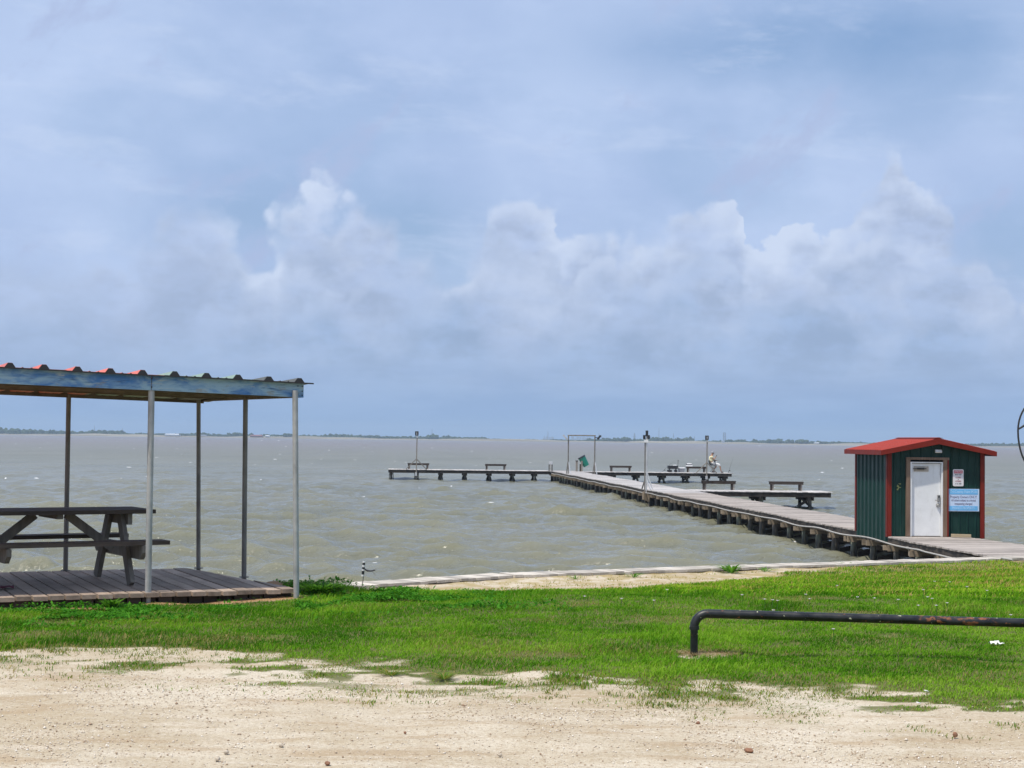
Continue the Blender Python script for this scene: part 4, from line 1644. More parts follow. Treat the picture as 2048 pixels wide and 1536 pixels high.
    MB().box((0, 0, 0), (.025, .075, .14), rot=Matrix.Rotation(.5, 3, 'Y')).build('case', 'black', ph, bevel=.008)
    # chair
    ch = empty('folding_chair', base + PT * -.78, AX, 'dark high folding chair under the seated angler', 'chair')
    MB().box((.10, 0, .635), (.52, .50, .05)).build('seat', 'black', ch, bevel=.015)
    MB().bar((-.17, 0, .62), (-.27, 0, 1.02), .50, .04).build('backrest', 'black', ch)
    for sy in (-.26, .26):
        MB().tube([(-.12, sy, .01), (.30, sy, .64)], .016, 8).build('leg', 'black', ch)
        MB().tube([(.30, sy, .01), (-.15, sy, .64), (-.28, sy, 1.05)], .016, 8).build('leg', 'black', ch)
        MB().box((.06, sy, .84), (.42, .05, .03)).build('armrest', 'black', ch)
        MB().tube([(.24, sy, .62), (.24, sy, .83)], .014, 8).build('arm_post', 'black', ch)
    # rods
    def rod(px, s2, dxx, hh, label):
        t2 = col_t(px, s2)
        rd = empty('fishing_rod', pp(s2, t2, ZD + .002), AX, label, 'fishing rod')
        pts = [(dxx * q, 0, hh * q + .03 * math.sin(q * 3)) for q in (0, .3, .6, 1)]
        MB().tube(pts, [.012, .010, .006, .004], 6).build('blank', 'black', rd, True)
        MB().tube([(0, 0, 0), (dxx * .16, 0, hh * .16)], .017, 8).build('grip', 'shoe', rd, True)
        MB().tube([(dxx * .16 + .02, -.06, hh * .14), (dxx * .16 + .08, -.06, hh * .16)], [.05, .05], 10).build('reel', 'black', rd, True)
    rod(1458, 88.0, .45, 1.38, 'thin dark fishing rod standing at the tip of right arm')
    rod(1326, 89.9, 1.1, 1.0, 'slanted fishing rod propped left of the wagon')
    # wagon
    s3 = 89.2
    t3 = col_t(1347, s3)
    w = empty('wagon', pp(s3, t3, ZD + .002), AX, 'black four wheeled wagon left of the white lidded cooler', 'wagon')
    MB().box((0, 0, .40), (.80, .45, .24), taper=1.06).build('tub', 'black', w, bevel=.015)
    MB().box((0, 0, .525), (.88, .50, .03)).build('rim', 'black', w)
    for x in (-.33, -.20, .27):
        for y in (-.23, .23):
            MB().tube([(x, y - .03, .105), (x, y + .03, .105)], [.105, .105], 14).build('wheel', 'black', w, True)
    for x in (-.27, .27):
        MB().box((x, 0, .2), (.05, .42, .16)).build('axle', 'black', w)
    MB().tube([(.43, 0, .35), (.45, 0, .70), (.46, 0, .95)], .016, 8).build('handle', 'black', w, True)
    MB().box((.46, 0, .97), (.08, .12, .06)).build('grip', 'black', w, bevel=.01)
    bx = empty('box_lid', pp(s3, t3 + .18, ZD + .546), AX, 'white box riding in the black wagon', 'box')
    MB().box((0, 0, .035), (.28, .24, .07), taper=.9).build('shell', 'white', bx, bevel=.012)
    # cooler on the deck
    t4 = col_t(1365, s3)
    c1 = empty('cooler', pp(s3 + .1, t4, ZD + .002), AX, 'grey cooler with white lid on the deck between wagon and bench', 'cooler')
    MB().box((0, 0, .16), (.44, .34, .32), taper=1.16).build('body', 'coolergrey', c1, bevel=.015)
    MB().box((0, 0, .365), (.54, .42, .09)).build('lid', 'white', c1, bevel=.02)
    # cooler on the bench
    s5 = 89.3
    t5 = col_t(1380, s5)
    c2 = empty('cooler_box', pp(s5, t5, ZD + .496), AX, 'white cooler box standing on the bench beside the angler', 'cooler')
    MB().box((0, 0, .06), (.52, .30, .12)).build('body', 'white', c2, bevel=.015)
    MB().box((.02, 0, .165), (.46, .27, .09)).build('band', 'coolergrey', c2)
    MB().box((0, 0, .235), (.42, .28, .05), taper=.9).build('lid', 'white', c2, bevel=.01)
    MB().box((-.24, 0, .19), (.06, .2, .08)).build('latch', 'black', c2)


build_angler()


# ------------------------------------------------------------------ shelter
def build_deck():
    t = empty('shelter_platform', DECK_O, math.atan2(-DU.y, -DU.x), 'low grey plank platform under the open shelter', 'platform')
    # local frame: x to the right along the front edge (0 = right corner, negative left), y back
    pw = .148
    r2 = random.Random(8)
    n = 27
    W = n * pw
    for i in range(n):
        u = (i + .5) * pw
        h_ = (pw - .017) / 2
        va = 2.72 * min(1, (u - h_) / .42 + .03)
        vb = 2.72 * min(1, (u + h_) / .42 + .03)
        me = MB().prism([(h_, -.06, -.04), (h_, va, -.04), (-h_, vb, -.04), (-h_, -.06, -.04)], (0, 0, 0), (0, 0, .04)).mesh('plank')
        me.materials.append(MAT['shelter_deck'])
        o = bpy.data.objects.new('plank', me)
        COL.objects.link(o)
        o.parent = t
        o.location = (-u, r2.uniform(-.02, .02), r2.uniform(-.004, .004))
        o.rotation_euler = (0, r2.uniform(-.006, .006), 0)
        # short skirting blocks below each plank end
        b = MB().box((-u - .02, .03 + r2.uniform(-.02, .02), -.115), (pw - .02, .07, .15)).build('skirt_board', 'bench', t)
    MB().box((-W / 2, 1.35, -.12), (W, .06, .15)).build('joist', 'stringer', t)
    MB().box((-W / 2 - .2, 2.55, -.12), (W - .4, .06, .15)).build('joist', 'stringer', t)
    return t


build_deck()


def build_shelter():
    P2g = at(296, 1202, 15.32)
    P5g = at(593, 1200, 15.74)
    P4g = pl(488, 1155, 1.93)
    P3g = pl(397, 1137, 1.93)
    P1g = pl(131, 1142, 1.93)
    t = empty('shelter', (P5g.x, P5g.y, 1.83), 0, 'open picnic shelter with corrugated roof and worn blue fascia on thin pipes', 'shelter')
    O = t.location
    FR = at(607, 795, 15.80)        # right front lower corner of the fascia
    FJ = at(303, 780.5, 15.26)
    FL = at(0, 767, 14.62)
    ext = (FL - FJ)
    FLL = FJ + ext * 2.0
    FRt, FJt, FLLt = FR + Vector((0, 0, .145)), FJ + Vector((0, 0, .145)), FLL + Vector((0, 0, .15))
    back = Vector((-1.46, 2.44, 0))          # right front corner to right back corner
    fd = (FJ - FR)
    nrm = Vector((-fd.y, fd.x, 0)).normalized()
    if nrm.y > 0:
        nrm = -nrm                           # outward, towards the viewer
    # poles
    for g_, top_, mat, rad in ((P2g, at(303, 780, 15.30), 'galv', .030), (P5g, at(590, 795, 15.74), 'galv', .028), (P4g, at(491, 794, P4g.y), 'galv_dull', .026),
                               (P3g, at(397, 794, P3g.y), 'galv_dull', .024), (P1g, at(137.5, 786, P1g.y), 'galv_dull', .026)):
        MB(O).tube([g_ + Vector((0, 0, -.06)), top_ + Vector((0, 0, .07))], rad, 14).build('pole', mat, t, True)
    for g_, mat in ((P4g, 'galv_dull'), (P3g, 'galv_dull'), (P1g, 'galv_dull')):
        MB(O).tube([g_ + Vector((0, 0, .001)), g_ + Vector((0, 0, .010))], .052, 12).build('floor_flange', mat, t, True)
    # further left pole pair, outside the picture
    for q in (FJ + ext * 1.5, FJ + ext * 1.5 + back):
        MB(O).tube([(q.x, q.y, 1.80), (q.x, q.y, 3.9)], .028, 14).build('pole', 'galv', t, True)

    def board(a, b_, h, thick, n_, name, mat):
        poly = [a, b_, b_ + Vector((0, 0, h)), a + Vector((0, 0, h))]
        return MB(O).prism(poly, n_ * 0, n_ * thick).build(name, mat, t)
    gap = (FR - FJ).normalized() * .004
    board(FJ + gap, FR, .145, .038, -nrm, 'fascia_board', 'fascia')
    board(FLL, FJ - gap, .148, .038, -nrm, 'fascia_board', 'fascia')
    sn = Vector((back.y, -back.x, 0)).normalized()
    sb = [FR - nrm * .04, FR + back, FR + back + Vector((0, 0, .0)) + Vector((0, 0, .004)), FR - nrm * .04 + Vector((0, 0, .135))]
    MB(O).prism(sb, -sn * 0, -sn * .038).build('side_board', 'rafter', t)
    board(FR + back - Vector((0, 0, .022)), FLL + back - Vector((0, 0, .022)), .075, .04, nrm * 1.0, 'back_board', 'rafter')
    # nails
    for q, zz in ((FJ, .03), (FJ, .11), (FR + (FJ - FR) * .01, .02), (FR + (FJ - FR) * .01, .06), (FR + (FJ - FR) * .01, .11), (FR + (FJ - FR) * .04, .03), (FR + (FJ - FR) * .04, .11)):
        c = q + Vector((0, 0, zz)) + nrm * .001
        MB(O).tube([c - nrm * .002, c + nrm * .004], .007, 6).build('bolt', 'black', t)
    # rafters under the sheets
    for f_ in (.22, .5, .72):
        a = FR + back * f_
        b_ = FLL + back * f_
        a = a - (FR - FJ).normalized() * .06
        board(a + Vector((0, 0, .008)), b_ + Vector((0, 0, .008)), .127 - .15 * f_, .04, nrm, 'rafter', 'rafter')
    # corrugated sheets: profile along the front line, swept along back
    L = (FLL - FR).length
    ud = (FLL - FR).normalized()

    def line(q):
        """top of fascia at distance q from the right end"""
        l1 = (FJ - FR).length
        if q <= l1:
            return FRt.lerp(FJt, q / l1)
        return FJt.lerp(FLLt, min(1.2, (q - l1) / (FLL - FJ).length))
    sheets = [(-.09, .46, 'sheet_dark'), (.46, 1.37, 'sheet_green'), (1.37, 2.29, 'sheet_red'), (2.29, 3.20, 'sheet_red'), (3.20, L, 'sheet_red')]
    for si, (q0, q1, mat) in enumerate(sheets):
        prof = [(q0, 0.0)]
        k = 0
        while True:
            c = .055 + .3048 * k
            k += 1
            if c - .05 > q1:
                break
            if c < q0 + .001:
                continue
            for dq, hh in ((-.05, 0), (-.020, .041), (.020, .041), (.05, 0), (.10, 0), (.112, .008), (.125, 0), (.18, 0), (.192, .008), (.205, 0)):
                if q0 < c + dq < q1:
                    prof.append((c + dq, hh))
        prof.append((q1, 0.0))
        vs, fs = [], []
        lift = .006 + (.003 if si % 2 else 0)
        for q, hh in prof:
            p = line(max(q, 0)) + (ud * min(q, 0)) + Vector((0, 0, hh + lift))
            p0 = p + nrm * .05 - Vector((0, 0, .004))
            p1 = p + back * 1.03 - Vector((0, 0, .15))
            vs += [p0, p1]
        for i in range(len(prof) - 1):
            fs.append((2 * i, 2 * i + 1, 2 * i + 3, 2 * i + 2))
        o = MB(O).add(vs, fs).build('roof_sheet', mat, t)
        md = o.modifiers.new('thick', 'SOLIDIFY')
        md.thickness = .0025
        fr = []
        for q, hh in prof:
            p = line(max(q, 0)) + (ud * min(q, 0)) + Vector((0, 0, hh + lift - .006)) + nrm * .047
            fr.append(p)
        vs, fs = [], []
        for p, (q, hh) in zip(fr, prof):
            vs += [p - Vector((0, 0, hh + .012)), p]
        for i in range(len(fr) - 1):
            fs.append((2 * i, 2 * i + 2, 2 * i + 3, 2 * i + 1))
        c_ = MB(O).add(vs, fs).build('rib_shade_strip', 'black', t)  # added black strip standing in for the shade inside the open rib ends
        md = c_.modifiers.new('thick', 'SOLIDIFY')
        md.thickness = .006


build_shelter()


def build_table():
    c = Vector((-4.06, 16.47, 1.935))
    a = math.radians(32)
    t = empty('picnic_table', c, a, 'dark weathered wooden picnic table on the shelter platform', 'picnic table')
    # local: x along the table (0 = right trestle, negative left), y back
    x0, x1 = -1.62, .30
    for i in range(5):
        y = -.31 + i * .155
        MB().box(((x0 + x1) / 2, y, .718), (x1 - x0, .142, .04)).build('top_plank', 'table', t)
    for side, y0 in ((-1, -.70), (1, .56)):
        for i in range(1):
            MB().box(((x0 + x1) / 2, y0 + .07, .425), (x1 - x0 + .04, .25, .04)).build('seat_plank', 'table', t)
    for x in (0, -1.32):
        for sy in (-1, 1):
            MB().bar((x, sy * .55, .0), (x, sy * .17, .695), .045, .12, up=(0, 1, 0)).build('leg', 'leg', t)
        poly = [(x + .03, -.78, .40), (x + .03, -.78, .33), (x + .03, -.70, .26), (x + .03, .70, .26), (x + .03, .78, .33), (x + .03, .78, .40)]
        MB().prism(poly, (0, 0, 0), (.045, 0, 0)).build('seat_bearer', 'leg', t)
        MB().box((x + .05, 0, .641), (.045, .66, .11)).build('top_bearer', 'leg', t)
    MB().box((-.66, 0, .674), (.06, .66, .045)).build('top_bearer', 'leg', t)
    MB().bar((-.02, 0, .33), (-.50, 0, .685), .045, .085).build('brace', 'leg', t)
    MB().bar((-1.28, 0, .33), (-.82, 0, .685), .045, .085).build('brace', 'leg', t)


build_table()
q = pl(8, 1176, 1.94)
t = empty('cloth_scrap', q, .3, 'small maroon cloth on the platform at the left picture edge', 'cloth')
m = MB()
rr = random.Random(9)
vs = [(x * .045 - .09, y * .04 - .08, .006 + rr.random() * .02) for y in range(5) for x in range(5)]
m.add(vs, [(y * 5 + x, y * 5 + x + 1, y * 5 + x + 6, y * 5 + x + 5) for y in range(4) for x in range(4)])
o = m.build('fold', 'maroon', t, True)
o.modifiers.new('s', 'SOLIDIFY').thickness = .004


# ------------------------------------------------------------------ pipe rail
def build_rail():
    a = pl(1388, 1312, ZLOT)
    zt = at(1400, 1227, a.y).z
    t = empty('pipe_rail', a, 0, 'low chipped black pipe rail with rust on the lawn', 'rail')
    R_ = .033
    e = at(2080, 1247, a.y - .15)
    pts = []
    cb = .10
    for k in range(9):
        q = math.radians(180 - 90 * k / 8)
        pts.append(Vector((a.x + cb + cb * math.cos(q), a.y, zt - cb + cb * math.sin(q))))
    el_ = MB(t.location).tube(pts, [R_ * .99] * 9, 18).build('elbow', 'rail', t, True)
    d = (e - pts[-1]).normalized()
    MB(t.location).tube([pts[-1], pts[-1] + d * 5.2], R_, 18).build('top_pipe', 'rail', t, True)
    MB(t.location).tube([(a.x, a.y, ZLOT - .12), (a.x, a.y, zt - cb)], R_ * .86, 18).build('post', 'rail', t, True)
    MB(t.location).tube([(a.x, a.y, zt - cb - .02), (a.x, a.y, zt - cb + .008)], R_ * 1.12, 18).build('weld_collar', 'rail', t, True)
    f = pts[-1] + d * 5.2
    MB(t.location).tube([(f.x, f.y, ZLOT - .12), (f.x, f.y, f.z)], R_ * .86, 18).build('post', 'rail', t, True)


build_rail()


# ------------------------------------------------------------------ metal hoop at the right edge
def build_hoop():
    D = 12.6
    c = at(2078, 862, D)
    t = empty('garden_hoop', (c.x, D, ZLOT), 0, 'thin black curved metal hoop with a cross strut at the right picture edge', 'ornament')
    mp = D / F
    pts = []
    for k in range(40):
        q = 2 * math.pi * k / 40
        z = math.sin(q)
        x = -math.cos(q) * (42 if math.cos(q) > 0 else 42)
        pts.append(Vector((c.x + x * mp, D, c.z + z * (82 if z < 0 else 62) * mp)))
    MB(t.location).tube(pts, .0075, 8, closed=True).build('hoop', 'black', t, True)
    l = at(2037.5, 858, D)
    MB(t.location).tube([l, at(2052, 849, D), at(2078, 840, D)], [.007, .009, .011], 8).build('strut', 'black', t, True)
    MB(t.location).tube([(c.x, D, ZLOT - .1), (c.x, D, c.z + 62 * mp)], .012, 8).build('stake', 'black', t, True)


build_hoop()


# ------------------------------------------------------------------ banded stake near the lawn crest
def build_stake():
    D = 17.3
    b0 = at(722, 1181, D)
    mp = D / F
    t = empty('garden_stake', b0, 0, 'thin stake with black and white banded top and drooping arm at lawn crest', 'stake')
    O = b0
    a1 = at(727, 1152, D)
    MB(O).tube([b0 - Vector((0, 0, .05)), a1], .0055, 8).build('rod', 'galv_dull', t, True)
    # banded body, bottom to top
    y0, y1 = 1152.5, 1123
    bands = [('white', 1152.5, 1149), ('black', 1149, 1141.5), ('white', 1141.5, 1138.5), ('black', 1138.5, 1134), ('white', 1134, 1130), ('black', 1130, 1125.5), ('white', 1125.5, 1123)]
    for mt, ya, yb in bands:
        xa = 725.5 + (1152.5 - ya) * .085
        xb = 725.5 + (1152.5 - yb) * .085
        MB(O).tube([at(xa, ya, D), at(xb, yb, D)], .0145, 12).build('band', mt, t, True)
    MB(O).tube([at(729, 1138, D), at(735, 1141.5, D), at(742, 1142, D), at(750, 1140, D)], [.008, .010, .008, .008], 8).build('arm', 'black', t, True)
    MB(O).tube([at(742, 1142, D), at(747, 1145, D), at(751, 1151, D)], .002, 6).build('cord', 'galv_dull', t, True)
    MB(O).tube([at(750, 1140, D), at(754, 1137, D)], .003, 6).build('tip', 'galv_dull', t, True)


build_stake()

# ------------------------------------------------------------------ grass (stuff)
GREENS = np.array([[0.045, 0.150, 0.008], [0.092, 0.245, 0.013], [0.160, 0.335, 0.022], [0.230, 0.395, 0.036]])
DRY = np.array([[0.36, 0.29, 0.12], [0.27, 0.24, 0.085], [0.19, 0.22, 0.05]])


def scatter(n, x0f, x1f, y0, y1, ypow=1.0):
    v = rng.random(n)
    Y = y0 + (y1 - y0) * v
    X = x0f(Y) + (x1f(Y) - x0f(Y)) * rng.random(n)
    return X, Y


def blades(X, Y, H, W, lean, tint, name, label):
    n = len(X)
    Z = land_z(X, Y) + (fbm(X, Y, 1.7, 3, 41) - .5) * .07 - .004
    a = rng.random(n) * 2 * np.pi
    b = a + rng.normal(np.pi / 2, .5, n)
    ca, sa = np.cos(a), np.sin(a)
    lx, ly = np.cos(b) * lean * H, np.sin(b) * lean * H
    lx = lx + .22 * H          # breeze
    V = np.empty((n, 5, 3), np.float32)
    V[:, 0] = np.stack([X - ca * W / 2, Y - sa * W / 2, Z], -1)
    V[:, 1] = np.stack([X + ca * W / 2, Y + sa * W / 2, Z], -1)
    V[:, 2] = np.stack([X + lx * .35 + ca * W * .38, Y + ly * .35 + sa * W * .38, Z + H * .62], -1)
    V[:, 3] = np.stack([X + lx * .35 - ca * W * .38, Y + ly * .35 - sa * W * .38, Z + H * .62], -1)
    V[:, 4] = np.stack([X + lx, Y + ly, Z + H * (1 - .25 * np.clip(lean, 0, 2))], -1)
    i = np.arange(n)[:, None] * 5
    Fc = np.concatenate([i + np.array([[0, 1, 2]]), i + np.array([[0, 2, 3]]), i + np.array([[3, 2, 4]])], 0)
    o = np_mesh(name, V.reshape(-1, 3), Fc, MAT['grass'])
    shade = np.array([.72, .72, 1.0, 1.0, 1.12])[None, :, None]
    col = np.concatenate([np.clip(tint[:, None, :] * np.ones((1, 5, 1)), 0, 1), np.ones((n, 5, 1))], -1)
    point_attr(o, 'tint', col.reshape(-1, 4), 'FLOAT_COLOR')
    tag(o, label, 'grass', None, 'stuff')
    return o


def grass_tint(X, Y, n):
    f = np.clip(fbm(X, Y, 1.2, 3, 61) * 1.7 - .35 + rng.normal(0, .22, n), 0, 2.999)
    k = np.clip(f, 0, 1) * 2.999
    i = k.astype(int)
    c = GREENS[i] * (1 - (k - i))[:, None] + GREENS[np.minimum(i + 1, 3)] * (k - i)[:, None]
    m = grass_mask(X, Y)
    right = sstep(2.5, 9., X) * sstep(20, 30, Y)
    dryp = np.clip((.85 - m) * 1.3, 0, .9) + .06 + .32 * sstep(.52, .72, fbm(X, Y * 1.6, .9, 3, 71)) + .35 * sstep(.60, .74, fbm(X, Y * 1.7, .75, 4, 121)) + .30 * right * 0 + .25 * sstep(18, 30, Y)
    d = rng.random(n) < dryp * .75
    c[d] = DRY[rng.integers(0, 3, n)][d]
    return c, m


def build_grass():
    # main lawn
    n = 560000
    X, Y = scatter(n, lambda y: -.36 * y - .5, lambda y: .36 * y + .5, 8.9, 17.6)
    keep = rng.random(n) < grass_mask(X, Y) * (.55 + .45 * sstep(.35, .6, fbm(X, Y, 3.4, 3, 77)))
    X, Y = X[keep], Y[keep]
    tint, m = grass_tint(X, Y, len(X))
    tall = sstep(.50, .70, fbm(X, Y, 1.0, 3, 81))
    H = (.016 + .022 * rng.random(len(X)) + .045 * tall * rng.random(len(X))) * (.45 + .55 * m)
    blades(X, Y, H, .0035 + .0035 * rng.random(len(X)), .35 + .7 * rng.random(len(X)), tint, 'lawn_grass', 'short green lawn grass between the sandy lot and the seawall')
    # bank towards the seawall and beyond
    n = 200000
    X, Y = scatter(n, lambda y: -.05 * y - 2.2, lambda y: .36 * y + 2.0, 17.4, 40.)
    keep = (rng.random(n) < grass_mask(X, Y)) & (Y < sea_wall_y(X) - .28) & (Y > 17.4)
    rel = np.stack([X - PO.x, Y - PO.y], -1)
    tt = rel @ np.array([PT.x, PT.y])
    ss = rel @ np.array([PS.x, PS.y])
    keep &= ~((tt > -.05) & (ss > -9.8))
    X, Y = X[keep], Y[keep]
    tint, m = grass_tint(X, Y, len(X))
    tint = tint * np.array([1.25, 1.12, 1.0])
    H = (.03 + .05 * rng.random(len(X))) * (.5 + .5 * m)
    blades(X, Y, H, .009 + .008 * rng.random(len(X)), .3 + .7 * rng.random(len(X)), tint, 'bank_grass', 'yellowing grass on the bank sloping to the seawall')


build_grass()


def build_fringe():
    """thin dry grass creeping out over the sand"""
    n = 150000
    X, Y = scatter(n, lambda y: -.36 * y - .3, lambda y: .36 * y + .3, 8.3, 12.8)
    d = Y - np.interp(X, EX, EY)
    cl = fbm(X, Y * 1.4, 5.5, 4, 141) * .6 + fbm(X, Y, 1.4, 2, 143) * .4
    keep = rng.random(n) < .8 * sstep(-1.0, .15, d) * sstep(1.3, .6, d) * sstep(.50, .62, cl + .05 * d)
    X, Y = X[keep], Y[keep]
    n = len(X)
    c = DRY[rng.integers(0, 3, n)] * rng.uniform(.65, 1.0, (n, 1))
    gr = rng.random(n) < .45
    c[gr] = (GREENS[rng.integers(0, 3, n)] * np.array([1.15, .8, 1.0]))[gr]
    blades(X, Y, .012 + .026 * rng.random(n), .0035 + .0035 * rng.random(n), .5 + .8 * rng.random(n), c, 'fringe_grass', 'sparse dry grass creeping out over the sand')


build_fringe()


def build_weeds():
    """broad leaved ground cover in front of the platform and at the crest"""
    n = 120000
    X, Y = scatter(n, lambda y: -.36 * y - .3, lambda y: 0 * y + .6, 13.0, 17.5)
    u, v = deck_uv(X, Y)
    zone = np.exp(-((v + .75) / .55) ** 2) * (u > -.6) + np.exp(-((u + .9) / .9) ** 2) * sstep(14.6, 16.0, Y)
    keep = (rng.random(n) < np.clip(zone, 0, 1) * sstep(.40, .56, fbm(X, Y, 2.6, 3, 91)) * grass_mask(X, Y))
    X, Y = X[keep], Y[keep]
    n = len(X)
    Z = land_z(X, Y) + .018 + .05 * rng.random(n) * sstep(.45, .7, fbm(X, Y, 2.0, 2, 95))
    a = rng.random(n) * 2 * np.pi
    L = .009 + .016 * rng.random(n)
    til = rng.normal(0, .5, n)
    dx_, dy_ = np.cos(a), np.sin(a)
    V = np.empty((n, 4, 3), np.float32)
    V[:, 0] = np.stack([X - dx_ * L, Y - dy_ * L, Z - L * til], -1)
    V[:, 1] = np.stack([X + dy_ * L * .6, Y - dx_ * L * .6, Z + L * .1], -1)
    V[:, 2] = np.stack([X + dx_ * L, Y + dy_ * L, Z + L * til], -1)
    V[:, 3] = np.stack([X - dy_ * L * .6, Y + dx_ * L * .6, Z + L * .1], -1)
    i = np.arange(n)[:, None] * 4
    Fc = (i + np.array([[0, 1, 2, 3]]))
    o = np_mesh('ground_cover', V.reshape(-1, 3), Fc, MAT['grass'])
    k = rng.random(n)[:, None]
    c = np.array([[.020, .11, .010]]) * (1 - k) + np.array([[.10, .30, .03]]) * k
    col = np.concatenate([c[:, None, :] * np.ones((1, 4, 1)), np.ones((n, 4, 1))], -1)
    point_attr(o, 'tint', col.reshape(-1, 4), 'FLOAT_COLOR')
    tag(o, 'dark leafy ground cover in front of the shelter platform', 'ground cover', None, 'stuff')


build_weeds()


def weed_plant(p, h, n, spread, label, seed, name='weed_clump', stalks=False, w0=1.0, dry=0.0):
    r2 = random.Random(seed)
    t = empty(name, p, 0, label, 'plant', 'weeds growing at the edges')
    V, Fc, C = [], [], []
    for i in range(n):
        a = r2.uniform(0, 6.28)
        L = h * r2.uniform(.55, 1.1)
        e = r2.uniform(.25, 1.0) * spread
        w = h * r2.uniform(.05, .11) * w0
        d = Vector((math.cos(a), math.sin(a), 0))
        s_ = Vector((-d.y, d.x, 0))
        b0 = d * r2.uniform(0, .25) * spread
        b = len(V)
        V += [b0 - s_ * w * .3, b0 + s_ * w * .3, b0 + d * e * .5 + Vector((0, 0, L * .65)) + s_ * w, b0 + d * e * .5 + Vector((0, 0, L * .65)) - s_ * w, b0 + d * e + Vector((0, 0, L * r2.uniform(.7, 1)))]
        Fc += [(b, b + 1, b + 2), (b, b + 2, b + 3), (b + 3, b + 2, b + 4)]
        k = r2.random()
        c = (.05 + .08 * k, .15 + .14 * k, .018 + .02 * k, 1) if r2.random() > dry else (.26 + .1 * k, .22 + .07 * k, .08, 1)
        C += [c] * 5
    o = np_mesh('leaves', np.array([tuple(v) for v in V]), np.array(Fc), MAT['grass'])
    point_attr(o, 'tint', np.array(C), 'FLOAT_COLOR')
    o.parent = t
    if stalks:
        m = MB()
        for i in range(7):
            x, y = r2.uniform(-.15, .15), r2.uniform(-.1, .1)
            tx, ty, tz = x + r2.uniform(-.06, .08), y, h * r2.uniform(1.1, 1.7)
            m.tube([(x, y, 0), ((x + tx) / 2, ty, tz * .6), (tx, ty, tz)], [.004, .003, .002], 5)
            for k in range(5):
                q = r2.uniform(.65, 1.02)
                m.blob((x + (tx - x) * q + r2.uniform(-.02, .02), ty, tz * q), (.008, .008, .011), 1, .2, rnd=r2)
        tag(m.build('seed_stalks', 'stem', t), kind='stuff')


def gp(px, py):
    """point on the land seen at a pixel"""
    d = ray(px, py)
    k = 5.0
    while k < 60:
        q = CAM + d * k
        if q.z <= lz(q.x, q.y):
            break
        k += .02
    q.z = lz(q.x, q.y)
    return q


weed_plant(gp(640, 1187), .11, 420, .30, 'leafy weed clump with seed stalks at the platform\'s right corner', 1, stalks=True, w0=.7)
weed_plant(gp(660, 1186), .10, 120, .25, 'low leafy weed right of the clump with seed stalks', 2, w0=.7)
weed_plant(gp(222, 1218), .11, 90, .16, 'leafy green weed growing against the platform skirting', 3)
for i, (px, py, h, n, sp, lab) in enumerate([(1463, 1146, .20, 60, .42, 'largest green weed tuft on the sand strip beside the seawall'),
                                               (1268, 1155, .10, 36, .32, 'second weed tuft along the seawall left of the largest'),
                                               (1150, 1158, .08, 28, .28, 'leftmost small weed tuft beside the seawall planks'),
                                               (1530, 1143, .10, 40, .40, 'flat weed tuft just right of the largest seawall tuft'),
                                               (1690, 1132, .09, 30, .30, 'small weed tuft at the seawall left of the shed')]):
    weed_plant(gp(px, py), h, n, sp, lab, 10 + i)
for i, (px, py, lab) in enumerate([(888, 1358, 'isolated grass tuft on the sand below the lawn centre'), (782, 1352, 'small grass tuft on the sand left of the isolated one')]):
    weed_plant(gp(px, py), .045, 170, .15, lab, 30 + i, 'grass_tuft', w0=.5, dry=.5)


# mulch of dead grass round the rail post
def build_straw():
    n = 2600
    c = pl(1405, 1310, ZLOT)
    m = MB()
    r2 = random.Random(6)
    V, Fc = [], []
    for i in range(n):
        a, q = r2.uniform(0, 6.28), math.sqrt(r2.random())
        x, y = c.x + .05 + math.cos(a) * q * .24, c.y + math.sin(a) * q * .17
        b = r2.uniform(0, 6.28)
        L = r2.uniform(.02, .06)
        z = ZLOT + .005 + r2.random() * .02
        k = len(V)
        V += [(x, y, z), (x + .003, y + .003, z), (x + math.cos(b) * L, y + math.sin(b) * L, z + r2.uniform(-.004, .02))]
        Fc.append((k, k + 1, k + 2))
    o = np_mesh('straw', np.array(V), np.array(Fc), MAT['grass'])
    col = np.repeat(np.array([(.42, .31, .19, 1), (.30, .21, .12, 1), (.5, .4, .27, 1)])[rng.integers(0, 3, n)], 3, 0)
    point_attr(o, 'tint', col, 'FLOAT_COLOR')
    tag(o, 'dead straw around the foot of the rail post', 'straw', None, 'stuff')


build_straw()


